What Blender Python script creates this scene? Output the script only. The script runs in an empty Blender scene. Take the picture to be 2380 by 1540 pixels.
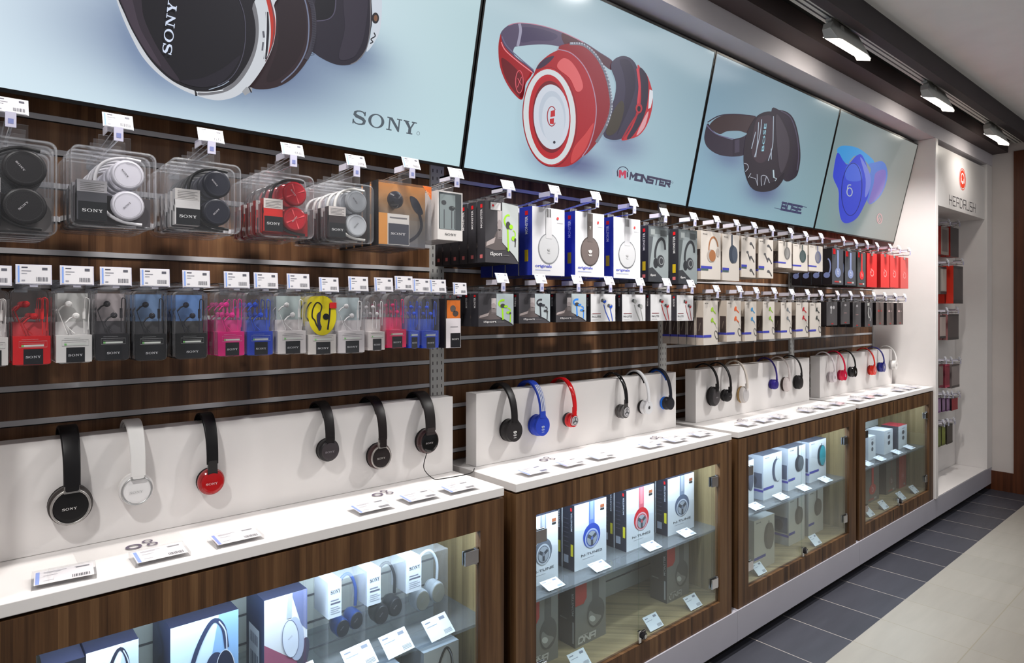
import bpy, math, random
from mathutils import Vector, Matrix

# ------------------------------------------------------------------ camera, world, lights, exposure
SC = bpy.context.scene
COL = SC.collection
H = 1.40                      # eye height; the shop wall runs along +x, the slat wall stands at y = 1.785
YAW = math.radians(49.3)
FPX, U0, V0 = 1521.0, 1190.0, 714.0
cd = bpy.data.cameras.new('camera'); cam = bpy.data.objects.new('camera', cd); COL.objects.link(cam)
cam.location = (0, 0, H); cam.rotation_euler = (math.pi/2, 0, YAW - math.pi/2)
cd.sensor_width = 36; cd.lens = FPX/2380*36; cd.shift_y = -(770-V0)/2380; cd.clip_start = 0.02; cd.clip_end = 60
SC.camera = cam
SC.view_settings.view_transform = 'Standard'; SC.view_settings.look = 'None'
SC.view_settings.exposure = -0.10; SC.view_settings.gamma = 1.0
SC.view_settings.use_curve_mapping = False
SC.cycles.transparent_max_bounces = 48
SC.cycles.max_bounces = 8
SC.cycles.sample_clamp_indirect = 4.0
W = bpy.data.worlds.new('shop_air'); SC.world = W; W.use_nodes = True
W.node_tree.nodes['Background'].inputs[0].default_value = (0.93, 0.95, 1.0, 1)
W.node_tree.nodes['Background'].inputs[1].default_value = 0.34

def area(name, loc, target, sx, sy, power, col, spread=180):
    l = bpy.data.lights.new(name, 'AREA'); l.shape = 'RECTANGLE'; l.size = sx; l.size_y = sy
    l.energy = power; l.color = col; l.spread = math.radians(spread)
    o = bpy.data.objects.new(name, l); COL.objects.link(o); o.location = loc
    o.rotation_euler = (Vector(target)-Vector(loc)).to_track_quat('-Z', 'Y').to_euler()
    return o
# unseen lights added for room ambient over the aisle, behind and beside the viewer
area('room_fill_light', (2.6, -1.6, 2.62), (2.6, -1.3, 0), 5.0, 0.6, 17, (1, .985, .975))
area('room_fill_light', (4.6, -0.3, 2.64), (4.8, 0.2, 0), 2.4, 0.5, 8, (1, .98, .96))
LAMPX = [-0.66, 0.52, 1.70, 2.88, 4.06, 5.24]        # heads on the track
for lx, pw in zip(LAMPX, (8, 9.5, 19, 7.5, 18, .9)):
    area('track_lamp_beam', (lx+.08, 1.205, 2.512), (lx+.08, 1.62, 1.35), .26, .05, pw, (1, .965, .93), 120)
for sx, tx, pw in ((-.5, .2, 3.8), (2.5, 1.3, 5.0), (3.3, 2.9, 4.4), (4.9, 4.3, 4.6)):      # ceiling downlights in front of the display wall
    area('ceiling_downlight_beam', (sx, .45, 2.65), (tx, 1.66, 1.15), .10, .10, pw, (1, .985, .965), 75)
for i in range(4):           # cool LED strips under the top board of each cabinet
    x0 = .036+1.2*i
    area('cabinet_led_strip_light', (x0+.57, 1.475, .826), (x0+.57, 1.60, .3), 1.0, .02, 6.5 if i < 3 else 4.5, (.72, .83, 1), 170)

# ------------------------------------------------------------------ geometry of the place
CY, SY = math.cos(YAW), math.sin(YAW)
def ray(u, v):
    t = (u-U0)/FPX
    return Vector((CY+SY*t, SY-CY*t, (V0-v)/FPX))
def X(u, y): d = ray(u, V0); return d.x/d.y*y                  # where a sight line meets the plane y
def P(u, v, y): d = ray(u, v); s = y/d.y; return Vector((d.x*s, y, H+d.z*s))
def Z(u, v, y): return P(u, v, y).z
def PZ(u, v, z): d = ray(u, v); s = (z-H)/d.z; return Vector((d.x*s, d.y*s, z))
YW = 1.785
YF = 1.42
SCR_B = Vector((0, 1.662, 1.832)); SCR_T = Vector((0, 1.517, 2.466))
SUP = (SCR_T-SCR_B).normalized(); SN = Vector((1, 0, 0)).cross(SUP)      # screen up and outward normal
if SN.y > 0: SN = -SN
def SP(u, v, off=0.0):                                          # point on the leaning screens
    d = ray(u, v); o = Vector((0, 0, H)); p0 = SCR_B+SN*off
    s = (p0-o).dot(SN)/d.dot(SN); return o+d*s

def lin(c):
    return tuple(((x/255)/12.92 if x/255 <= .04045 else ((x/255+.055)/1.055)**2.4) for x in c)
def mix(a, b, t): return tuple(a[i]*(1-t)+b[i]*t for i in range(3))

# ------------------------------------------------------------------ materials
MATS = {}
def newmat(name):
    m = bpy.data.materials.new(name); m.use_nodes = True; nt = m.node_tree
    return m, nt, nt.nodes['Principled BSDF']
def M(name):
    if name in MATS: return MATS[name]
    m, nt, b = newmat(name); N, L = nt.nodes.new, nt.links.new
    fin = dict(matte=(.6, 0, .3), satin=(.42, 0, .3), gloss=(.13, 0, .5), chrome=(.12, 1, .5), brushed=(.38, 1, .5),
               pad=(.75, 0, .2), screen=(.25, 0, .5))
    if name in fin:
        r, me, sp = fin[name]
        a = N('ShaderNodeAttribute'); a.attribute_name = 'Col'
        b.inputs['Roughness'].default_value = r; b.inputs['Metallic'].default_value = me
        b.inputs['Specular IOR Level'].default_value = sp
        if name == 'screen':
            b.inputs['Base Color'].default_value = (.01, .01, .012, 1)
            b.inputs['Roughness'].default_value = .12
            L(a.outputs['Color'], b.inputs['Emission Color']); b.inputs['Emission Strength'].default_value = 1.12
        else: L(a.outputs['Color'], b.inputs['Base Color'])
    elif name in ('glass', 'clear', 'acrylic', 'shelfglass', 'plate'):
        nt.nodes.remove(b); out = nt.nodes['Material Output']
        tr = N('ShaderNodeBsdfTransparent'); gl = N('ShaderNodeBsdfGlossy'); df = N('ShaderNodeBsdfDiffuse')
        l5 = N('ShaderNodeLayerWeight'); l5.inputs[0].default_value = .5; pw = N('ShaderNodeMath'); pw.operation = 'POWER'
        L(l5.outputs['Facing'], pw.inputs[0]); pw.inputs[1].default_value = 4.2; fr = N('ShaderNodeMath'); fr.operation = 'MULTIPLY_ADD'
        L(pw.outputs[0], fr.inputs[0]); fr.inputs[1].default_value = .9 if name != 'plate' else .25; fr.inputs[2].default_value = .045 if name != 'clear' else .022
        lw = N('ShaderNodeLayerWeight'); lw.inputs[0].default_value = .25
        m1 = N('ShaderNodeMixShader'); m2 = N('ShaderNodeMixShader')
        tint, rough, dif, edge = dict(glass=((.93, .97, .95), .01, .006, .03), clear=((.975, .975, .98), .06, .012, .34),
                          acrylic=((.985, .985, .99), .06, .035, .30), plate=((1, 1, 1), .12, 0, .02), shelfglass=((.78, .83, .88), .03, .05, .12))[name]
        tr.inputs[0].default_value = (*tint, 1); gl.inputs['Roughness'].default_value = rough
        df.inputs[0].default_value = (.75, .76, .8, 1)
        ma = N('ShaderNodeMath'); ma.operation = 'MULTIPLY_ADD'
        L(lw.outputs['Facing'], ma.inputs[0]); ma.inputs[1].default_value = edge; ma.inputs[2].default_value = dif
        ma.use_clamp = True
        L(ma.outputs[0], m1.inputs[0]); L(tr.outputs[0], m1.inputs[1]); L(df.outputs[0], m1.inputs[2])
        L(fr.outputs[0], m2.inputs[0]); L(m1.outputs[0], m2.inputs[1]); L(gl.outputs[0], m2.inputs[2])
        L(m2.outputs[0], out.inputs['Surface'])
    elif name.startswith('wood'):
        pal = dict(wood=((44, 27, 16), (88, 61, 38), (120, 90, 60)), wood_slat=((62, 40, 26), (102, 70, 47), (136, 100, 69)),
                   wood_in=((104, 87, 60), (140, 121, 86), (160, 141, 104)), wood_door=((50, 24, 12), (80, 42, 22), (98, 54, 30)))[name]
        g = N('ShaderNodeNewGeometry'); sx = N('ShaderNodeSeparateXYZ'); L(g.outputs['Position'], sx.inputs[0])
        ad = N('ShaderNodeMath'); ad.operation = 'ADD'; L(sx.outputs[0], ad.inputs[0]); L(sx.outputs[1], ad.inputs[1])
        def mul(s, k):
            q = N('ShaderNodeMath'); q.operation = 'MULTIPLY'; L(s, q.inputs[0]); q.inputs[1].default_value = k; return q.outputs[0]
        cells = N('ShaderNodeTexVoronoi'); cells.voronoi_dimensions = '1D'; L(mul(ad.outputs[0], 13), cells.inputs['W'])
        cx = N('ShaderNodeCombineXYZ'); L(mul(ad.outputs[0], 38), cx.inputs[0]); L(mul(sx.outputs[2], 2.2), cx.inputs[2])
        n1 = N('ShaderNodeTexNoise'); n1.inputs['Scale'].default_value = 1; n1.inputs['Detail'].default_value = 5; L(cx.outputs[0], n1.inputs['Vector'])
        cx2 = N('ShaderNodeCombineXYZ'); L(mul(ad.outputs[0], 420), cx2.inputs[0]); L(mul(sx.outputs[2], 9), cx2.inputs[2])
        n2 = N('ShaderNodeTexNoise'); n2.inputs['Scale'].default_value = 1; n2.inputs['Detail'].default_value = 3; L(cx2.outputs[0], n2.inputs['Vector'])
        s1 = N('ShaderNodeSeparateColor'); L(cells.outputs['Color'], s1.inputs[0])
        a1 = N('ShaderNodeMath'); a1.operation = 'ADD'; L(mul(s1.outputs[0], .26), a1.inputs[0]); L(mul(n1.outputs[0], .68), a1.inputs[1])
        a2 = N('ShaderNodeMath'); a2.operation = 'ADD'; L(a1.outputs[0], a2.inputs[0]); L(mul(n2.outputs[0], .22), a2.inputs[1])
        rp = N('ShaderNodeValToRGB'); e = rp.color_ramp.elements
        e[0].position = .34; e[0].color = (*lin(pal[0]), 1); e[1].position = .86; e[1].color = (*lin(pal[2]), 1)
        k = e.new(.58); k.color = (*lin(pal[1]), 1)
        L(a2.outputs[0], rp.inputs[0]); L(rp.outputs[0], b.inputs['Base Color'])
        b.inputs['Roughness'].default_value = .42; b.inputs['Specular IOR Level'].default_value = .35
    elif name == 'tiles':
        g = N('ShaderNodeNewGeometry'); sx = N('ShaderNodeSeparateXYZ'); L(g.outputs['Position'], sx.inputs[0])
        def mth(op, a, bb, c=None):
            q = N('ShaderNodeMath'); q.operation = op
            for i, s in enumerate((a, bb, c)):
                if s is None: continue
                if isinstance(s, (int, float)): q.inputs[i].default_value = s
                else: L(s, q.inputs[i])
            return q.outputs[0]
        def gap(s, off, pitch, w):
            q = mth('FLOORED_MODULO', mth('SUBTRACT', s, off), pitch)
            return mth('LESS_THAN', q, w)
        gx = gap(sx.outputs[0], 2.874, .300, .004); gy = gap(sx.outputs[1], .808, .342, .004)
        dark = mth('GREATER_THAN', sx.outputs[1], 1.150)
        gy2 = mth('MULTIPLY', gy, mth('SUBTRACT', 1, dark))
        gr = mth('MAXIMUM', gx, gy2)
        n = N('ShaderNodeTexNoise'); n.inputs['Scale'].default_value = 3; n.inputs['Detail'].default_value = 6
        mp = N('ShaderNodeMapping'); mp.inputs['Scale'].default_value = (1.2, 9, 1); L(g.outputs['Position'], mp.inputs[0]); L(mp.outputs[0], n.inputs['Vector'])
        # a slight tone of its own for each tile
        fx = mth('FLOOR', mth('DIVIDE', mth('SUBTRACT', sx.outputs[0], 2.874), .300), 0); fy = mth('FLOOR', mth('DIVIDE', mth('SUBTRACT', sx.outputs[1], .808), .342), 0)
        cb = N('ShaderNodeCombineXYZ'); L(fx, cb.inputs[0]); L(fy, cb.inputs[1])
        wn = N('ShaderNodeTexWhiteNoise'); L(cb.outputs[0], wn.inputs['Vector'])
        def mixc(f, a, bb):
            q = N('ShaderNodeMix'); q.data_type = 'RGBA'
            if isinstance(f, (int, float)): q.inputs[0].default_value = f
            else: L(f, q.inputs[0])
            for i, s in ((6, a), (7, bb)):
                if isinstance(s, tuple): q.inputs[i].default_value = (*lin(s), 1)
                else: L(s, q.inputs[i])
            return q.outputs[2]
        fac = mth('MULTIPLY_ADD', wn.outputs[0], .35, mth('MULTIPLY', n.outputs[0], .65))
        d = mixc(fac, (46, 47, 54), (70, 71, 80)); l = mixc(fac, (148, 144, 136), (170, 165, 156))
        t = mixc(dark, l, d); gc = mixc(dark, (148, 142, 126), (170, 162, 156))
        L(mixc(gr, t, gc), b.inputs['Base Color']); b.inputs['Roughness'].default_value = .38
    elif name == 'lens':
        b.inputs['Base Color'].default_value = (1, 1, 1, 1); b.inputs['Emission Color'].default_value = (1, .93, .82, 1)
        b.inputs['Emission Strength'].default_value = 16
    elif name == 'led':
        b.inputs['Emission Color'].default_value = (.7, .82, 1, 1); b.inputs['Emission Strength'].default_value = 4
    else: raise KeyError(name)
    MATS[name] = m; return m
PAINT = {}
def paint(name, col, rough=.5, bump=0):                          # painted board, procedural with a faint mottle
    if name in PAINT: return PAINT[name]
    m, nt, b = newmat(name); N, L = nt.nodes.new, nt.links.new
    n = N('ShaderNodeTexNoise'); n.inputs['Scale'].default_value = 6; n.inputs['Detail'].default_value = 4
    g = N('ShaderNodeNewGeometry'); L(g.outputs['Position'], n.inputs['Vector'])
    q = N('ShaderNodeMix'); q.data_type = 'RGBA'; L(n.outputs[0], q.inputs[0])
    q.inputs[6].default_value = (*lin([c*.97 for c in col]), 1); q.inputs[7].default_value = (*lin([min(255, c*1.02) for c in col]), 1)
    L(q.outputs[2], b.inputs['Base Color']); b.inputs['Roughness'].default_value = rough
    b.inputs['Specular IOR Level'].default_value = .35
    PAINT[name] = m; MATS[name] = m; return m
paint('white_board', (226, 222, 220), .35); paint('white_wall', (206, 198, 194), .7); paint('soffit_paint', (205, 200, 206), .6)
paint('brown_paint', (74, 62, 62), .6); paint('dark_paint', (44, 38, 42), .6); paint('ceiling_paint', (240, 240, 240), .8); paint('plinth_shaded_white', (176, 174, 184), .4)  # plinth: white board darkened in its colour, standing in for weak light
paint('black_kick', (14, 13, 14), .5); paint('bezel_black', (10, 9, 10), .25); paint('grey_back', (190, 194, 190), .5)
paint('post_grey', (204, 203, 200), .4); paint('black_gap', (8, 7, 7), .8); paint('lamp_grey', (214, 214, 208), .35)

# ------------------------------------------------------------------ mesh builder
EPS = .0003
class F:                                                         # a flat drawing frame on a face: origin, right, up
    def __init__(s, o, ex, ey):
        s.o = Vector(o); s.ex = Vector(ex); s.ey = Vector(ey); s.n = s.ex.cross(s.ey).normalized()
    def p(s, a, b, l=0): return s.o+s.ex*a+s.ey*b+s.n*(EPS*l)
TXT = {}
def glyphs(string):
    if string in TXT: return TXT[string]
    c = bpy.data.curves.new('t', 'FONT'); c.body = string; c.size = 1; c.resolution_u = 2; c.offset = .014
    o = bpy.data.objects.new('t', c); COL.objects.link(o); bpy.context.view_layer.update()
    me = o.evaluated_get(bpy.context.evaluated_depsgraph_get()).to_mesh()
    vs = [(v.co.x, v.co.y) for v in me.vertices]; fs = [tuple(p.vertices) for p in me.polygons]
    o.evaluated_get(bpy.context.evaluated_depsgraph_get()).to_mesh_clear()
    bpy.data.objects.remove(o); bpy.data.curves.remove(c)
    if not vs: vs = [(0, 0)]
    x0 = min(v[0] for v in vs); y0 = min(v[1] for v in vs); w = max(v[0] for v in vs)-x0; h = max(v[1] for v in vs)-y0
    TXT[string] = ([((x-x0)/(w or 1), (y-y0)/(h or 1)) for x, y in vs], fs, w/(h or 1)); return TXT[string]
def slab_word():                                                 # the slab-serif four-letter word mark, cap height 1
    fs, vs = [], []
    def poly(p): k = len(vs); vs.extend(p); fs.append(tuple(range(k, k+len(p))))
    def strip(a, b):
        for i in range(len(a)-1): poly([a[i], a[i+1], b[i+1], b[i]])
    def r(x0, y0, x1, y1): poly([(x0, y0), (x1, y0), (x1, y1), (x0, y1)])
    # S
    c = [(1.00, .70), (.97, .84), (.83, .95), (.60, .985), (.38, .95), (.22, .84), (.20, .70), (.34, .585), (.60, .52), (.86, .44), (1.0, .31), (.97, .15), (.80, .05), (.56, .015), (.32, .05), (.16, .16), (.12, .32)]
    wd = [.03, .06, .05, .045, .05, .10, .13, .13, .12, .13, .13, .11, .055, .045, .05, .06, .03]
    A, B = [], []
    for i, q in enumerate(c):
        p0 = c[max(0, i-1)]; p1 = c[min(len(c)-1, i+1)]; dx, dy = p1[0]-p0[0], p1[1]-p0[1]; l = math.hypot(dx, dy)
        nx, ny = -dy/l*wd[i], dx/l*wd[i]; A.append((q[0]+nx, q[1]+ny)); B.append((q[0]-nx, q[1]-ny))
    strip(A, B); r(.95, .68, 1.05, 1.0); r(.07, 0, .17, .34)
    # O
    cx = 1.95
    o = [(cx+.66*math.cos(t), .5+.53*math.sin(t)) for t in [i*math.pi/16 for i in range(33)]]
    n = [(cx+.42*math.cos(t), .5+.45*math.sin(t)) for t in [i*math.pi/16 for i in range(33)]]; strip(o, n)
    # N
    x = 2.82; r(x, 0, x+.46, .09); r(x+.17, .09, x+.29, .91); poly([(x, .91), (x, 1), (x+.42, 1), (x+1.10, .20), (x+1.10, 0), (x+.98, 0), (x+.25, .88)])
    r(x+.98, .1, x+1.10, .91); r(x+.82, .91, x+1.27, 1)
    # Y
    x = 4.22; r(x, .91, x+.50, 1); r(x+.72, .91, x+1.18, 1)
    poly([(x+.10, .91), (x+.42, .91), (x+.70, .50), (x+.50, .42)]); poly([(x+.84, .91), (x+.98, .91), (x+.72, .42), (x+.62, .50)])
    r(x+.48, .09, x+.74, .50); r(x+.34, 0, x+.88, .09)
    W_ = x+1.18
    return [(a/W_, b) for a, b in vs], fs, W_
TXT['SONY'] = slab_word()

def smooth(pts, n=5, closed=True):
    out = []; L_ = len(pts)
    for i in range(L_ if closed else L_-1):
        g = (lambda k: pts[k % L_]) if closed else (lambda k: pts[max(0, min(L_-1, k))])
        p0, p1, p2, p3 = g(i-1), g(i), g(i+1), g(i+2)
        for k in range(n):
            t = k/n
            out.append(tuple(.5*(2*b+(c-a)*t+(2*a-5*b+4*c-d)*t*t+(3*b-a-3*c+d)*t**3) for a, b, c, d in zip(p0, p1, p2, p3)))
    if not closed: out.append(pts[-1])
    return out

class MB:
    def __init__(s): s.v = []; s.f = []; s.mi = []; s.c = []; s.sm = []; s.mats = []
    def face(s, pts, mat='matte', col=(255, 255, 255), sm=False):
        if mat not in s.mats: s.mats.append(mat)
        k = len(s.v); s.v.extend(tuple(p) for p in pts); s.f.append(tuple(range(k, k+len(pts))))
        s.mi.append(s.mats.index(mat)); s.sm.append(sm)
        s.c.append([lin(q) for q in col] if isinstance(col[0], (tuple, list)) else [lin(col)]*len(pts))
    def grid(s, rows, mat, col, sm=True, cu=False, cv=False):   # rows of points sharing vertices
        if mat not in s.mats: s.mats.append(mat)
        k = len(s.v); nr, nc = len(rows), len(rows[0]); mi = s.mats.index(mat)
        for r in rows: s.v.extend(tuple(p) for p in r)
        cl = lin(col)
        for i in range(nr if cv else nr-1):
            for j in range(nc if cu else nc-1):
                a, b = k+i*nc+j, k+i*nc+(j+1) % nc; c, d = k+((i+1) % nr)*nc+(j+1) % nc, k+((i+1) % nr)*nc+j
                s.f.append((a, b, c, d)); s.mi.append(mi); s.sm.append(sm); s.c.append([cl]*4)
    def box(s, x0, x1, y0, y1, z0, z1, mat='matte', col=(255, 255, 255), **faces):
        q = dict(front=[(x0, y0, z0), (x1, y0, z0), (x1, y0, z1), (x0, y0, z1)], back=[(x1, y1, z0), (x0, y1, z0), (x0, y1, z1), (x1, y1, z1)],
                 left=[(x0, y1, z0), (x0, y0, z0), (x0, y0, z1), (x0, y1, z1)], right=[(x1, y0, z0), (x1, y1, z0), (x1, y1, z1), (x1, y0, z1)],
                 top=[(x0, y0, z1), (x1, y0, z1), (x1, y1, z1), (x0, y1, z1)], bottom=[(x0, y1, z0), (x1, y1, z0), (x1, y0, z0), (x0, y0, z0)])
        if mat not in s.mats: s.mats.append(mat)
        k = len(s.v); idx = {}
        for i, p in enumerate([(x, y, z) for x in (x0, x1) for y in (y0, y1) for z in (z0, z1)]): s.v.append(p); idx[p] = k+i
        if len(idx) < 8: 
            s.v = s.v[:k]
            for n_, p in q.items(): s.face(p, mat, faces.get(n_, col))
            return
        for n_, p in q.items():
            s.f.append(tuple(idx[t] for t in p)); s.mi.append(s.mats.index(mat)); s.sm.append(False); s.c.append([lin(faces.get(n_, col))]*4)
    def prism(s, poly, y0, y1, mat='matte', col=(255, 255, 255), scale1=1.0, sm=False, cap0=True, cap1=True, side=None):  # outline in (x,z), extruded along y
        cx = sum(p[0] for p in poly)/len(poly); cz = sum(p[1] for p in poly)/len(poly)
        a = [(x, y0, z) for x, z in poly]; b = [(cx+(x-cx)*scale1, y1, cz+(z-cz)*scale1) for x, z in poly]
        s.grid([b, a], side or mat, col, sm, cu=True)
        if cap0: s.face(a, mat, col)
        if cap1: s.face(b[::-1], mat, col)
    def tube(s, pts, r, mat='matte', col=(255, 255, 255), n=6, closed=False):
        pts = [Vector(p) for p in pts]; rows = []; L_ = len(pts); up = None
        for i, p in enumerate(pts):
            if closed: d = pts[(i+1) % L_]-pts[i-1]
            else: d = pts[min(L_-1, i+1)]-pts[max(0, i-1)]
            d.normalize()
            if up is None: up = Vector((0, 0, 1)) if abs(d.z) < .9 else Vector((1, 0, 0))
            a = (up-d*up.dot(d)).normalized(); up = a; b = d.cross(a)
            rr = r[i] if isinstance(r, (list, tuple)) else r
            rows.append([p+a*(rr*math.cos(2*math.pi*j/n))+b*(rr*math.sin(2*math.pi*j/n)) for j in range(n)])
        s.grid(rows, mat, col, True, cu=True, cv=closed)
        if not closed: s.face(rows[0][::-1], mat, col); s.face(rows[-1], mat, col)
    def lathe(s, c, prof, mat='matte', col=(255, 255, 255), n=28, sx=1.0, sz=1.0, mir=1):     # axis along y; profile of (radius, y)
        c = Vector(c)
        for i in range(len(prof)-1):
            pr = prof[i:i+2]; m_ = pr[0][2] if len(pr[0]) > 2 else None
            rows = [[(c.x+q[0]*sx*math.cos(2*math.pi*j/n), c.y+q[1]*mir, c.z+q[0]*sz*math.sin(2*math.pi*j/n)) for j in range(n)] for q in pr]
            s.grid(rows, (m_ or (mat, col))[0], (m_ or (mat, col))[1], True, cu=True)
    def sweep(s, path, prof, mat='matte', col=(255, 255, 255)):     # path in the y-z plane; profile of (x, outward)
        rows = []; n = len(path)
        for i, (y, z) in enumerate(path):
            y0, z0 = path[max(0, i-1)]; y1, z1 = path[min(n-1, i+1)]; dy, dz = y1-y0, z1-z0; l = math.hypot(dy, dz) or 1
            ny, nz = -dz/l, dy/l
            pr = prof(i/(n-1)) if callable(prof) else prof
            rows.append([(a, y+ny*b, z+nz*b) for a, b in pr])
        s.grid(rows, mat, col, True, cu=True); s.face(rows[0][::-1], mat, col); s.face(rows[-1], mat, col)
    # flat drawing on a frame
    def rect(s, f, a0, b0, a1, b1, col, l=1, mat='satin'): s.face([f.p(a0, b0, l), f.p(a1, b0, l), f.p(a1, b1, l), f.p(a0, b1, l)], mat, col)
    def poly(s, f, pts, col, l=1, mat='satin'): s.face([f.p(a, b, l) for a, b in pts], mat, col)
    def ell(s, f, a, b, ra, rb, col, l=1, rot=0, mat='satin', n=24):
        c, d = math.cos(rot), math.sin(rot)
        s.face([f.p(a+ra*math.cos(t)*c-rb*math.sin(t)*d, b+ra*math.cos(t)*d+rb*math.sin(t)*c, l) for t in [2*math.pi*i/n for i in range(n)]], mat, col)
    def line(s, f, pts, w, col, l=1, mat='satin', closed=False):
        A, B = [], []; n = len(pts)
        for i, q in enumerate(pts):
            p0, p1 = (pts[i-1], pts[(i+1) % n]) if closed else (pts[max(0, i-1)], pts[min(n-1, i+1)])
            dx, dy = p1[0]-p0[0], p1[1]-p0[1]; m_ = math.hypot(dx, dy) or 1
            ww = w[i] if isinstance(w, (list, tuple)) else w
            A.append(f.p(q[0]-dy/m_*ww/2, q[1]+dx/m_*ww/2, l)); B.append(f.p(q[0]+dy/m_*ww/2, q[1]-dx/m_*ww/2, l))
        for i in range(n if closed else n-1): j = (i+1) % n; s.face([B[i], B[j], A[j], A[i]], mat, col)
    def oring(s, f, a, b, ra, rb, w, col, l=1, rot=0, mat='satin', t0=0, t1=360, n=24):
        c, d = math.cos(rot), math.sin(rot)
        pts = [(a+ra*math.cos(t)*c-rb*math.sin(t)*d, b+ra*math.cos(t)*d+rb*math.sin(t)*c) for t in [math.radians(t0+(t1-t0)*i/n) for i in range(n+1)]]
        s.line(f, pts, w, col, l, mat)
    def text(s, f, string, a, b, h, col, l=2, w=None, rot=0, shear=0, mat='satin', cen=False):
        vs, fs, asp = glyphs(string); w = w or h*asp
        if cen: a -= w/2*math.cos(rot); b -= w/2*math.sin(rot)
        c, d = math.cos(rot), math.sin(rot)
        if mat not in s.mats: s.mats.append(mat)
        k = len(s.v); mi = s.mats.index(mat); cl = lin(col)
        for x, y in vs:
            xx, yy = x*w+shear*y*h, y*h; s.v.append(tuple(f.p(a+xx*c-yy*d, b+xx*d+yy*c, l)))
        for q in fs: s.f.append(tuple(k+i for i in q)); s.mi.append(mi); s.sm.append(False); s.c.append([cl]*len(q))
    def mesh(s, name):
        me = bpy.data.meshes.new(name); me.from_pydata(s.v, [], s.f)
        for m_ in s.mats: me.materials.append(M(m_))
        me.polygons.foreach_set('material_index', s.mi); me.polygons.foreach_set('use_smooth', s.sm)
        ca = me.color_attributes.new('Col', 'FLOAT_COLOR', 'CORNER')
        flat = []
        for q in s.c:
            for r in q: flat.extend((*r, 1.0))
        ca.data.foreach_set('color', flat); me.update(); return me
    def build(s, name, parent=None, loc=(0, 0, 0), bevel=0, seg=2):
        o = bpy.data.objects.new(name, s.mesh(name)); COL.objects.link(o); o.location = loc
        if parent: o.parent = parent
        if bevel:
            b = o.modifiers.new('edge', 'BEVEL'); b.width = bevel; b.segments = seg; b.limit_method = 'ANGLE'; b.angle_limit = math.radians(50)
        return o

def tag(o, label=None, cat=None, group=None, kind=None):
    if label: o['label'] = label
    if cat: o['category'] = cat
    if group: o['group'] = group
    if kind: o['kind'] = kind
    return o
def empty(name, loc, rz=0):
    o = bpy.data.objects.new(name, None); COL.objects.link(o); o.location = loc; o.rotation_euler = (0, 0, rz); o.empty_display_size = .02
    return o
def dup(o, parent=None, loc=None):
    c = o.copy(); COL.objects.link(c)
    if parent: c.parent = parent
    for ch in list(o.children): dup(ch, c)
    if loc is not None: c.location = loc
    return c
def rrect(w, h, r, n=4, x0=0, z0=0):                            # rounded outline from (x0,z0)
    pts = []
    for cx, cz, a in ((w-r, r, -90), (w-r, h-r, 0), (r, h-r, 90), (r, r, 180)):
        for i in range(n+1):
            t = math.radians(a+90*i/n); pts.append((x0+cx+r*math.cos(t), z0+cz+r*math.sin(t)))
    return pts
def structure(mb, name, **k): return tag(mb.build(name, **k), kind='structure')


# ------------------------------------------------------------------ the setting
def sbox(name, b, mat, bevel=0, **k):
    m = MB(); m.box(*b, mat); o = structure(m, name, **k)
    if bevel: bv = o.modifiers.new('edge', 'BEVEL'); bv.width = bevel; bv.segments = 2
    return o
XE = 6.10
sbox('floor', (-2.5, 9.5, -3.6, 1.9, -.05, 0), 'tiles')
sbox('ceiling', (-2.5, 9.5, -3.6, 1.112, 2.68, 2.74), 'ceiling_paint')
sbox('wall_back', (-.07, XE, 1.80, 1.90, 0, 2.68), 'white_wall')
sbox('wall_left', (-.07, -.012, 1.415, 1.80, 0, 2.487), 'white_board')
sbox('wall_right', (XE, XE+.12, 1.276, 1.90, .14, 2.68), 'white_wall')
sbox('trim_1', (-.07, XE, 1.41, 1.53, 2.487, 2.575), 'soffit_paint')          # fascia over the screens
sbox('trim_2', (-.07, XE, 1.53, 1.80, 2.492, 2.575), 'soffit_paint')
sbox('trim_3', (-2.4, XE, 1.312, 1.80, 2.575, 2.68), 'brown_paint')          # dark bulkhead beside the track
sbox('trim_4', (-2.4, XE, 1.112, 1.158, 2.575, 2.68), 'dark_paint')
sbox('trim_5', (-2.4, XE, 1.158, 1.312, 2.66, 2.70), 'black_gap')             # top of the track recess
# brown door surround in the end wall and the passage past it
sbox('trim_6', (XE-.012, XE+.13, 1.213, 1.275, 0, 2.577), 'wood_door')
sbox('trim_7', (XE-.012, XE+.13, .12, 1.213, 2.50, 2.577), 'wood_door')
sbox('trim_8', (XE-.012, XE+.13, .06, .12, 0, 2.577), 'wood_door')
sbox('baseboard_right', (XE-.012, XE+.10, 1.275, 1.55, 0, .145), 'wood_door')
sbox('wall_right', (XE, XE+.12, .06, 1.276, 2.577, 2.68), 'white_wall')
sbox('wall_right', (XE, XE+.12, -3.6, .06, 0, 2.68), 'white_wall')
sbox('wall_passage', (8.2, 8.3, -1, 1.9, 0, 2.68), 'wood_in')
# white plinth and black toe recess
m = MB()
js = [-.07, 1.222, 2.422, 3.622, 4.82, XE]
for i in range(5): m.box(js[i]+.001, js[i+1]-.001, 1.415, 1.80, .046, .170, 'plinth_shaded_white')
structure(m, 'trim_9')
sbox('trim_10', (-.07, XE-.013, 1.452, 1.80, 0, .046), 'black_kick')

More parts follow.
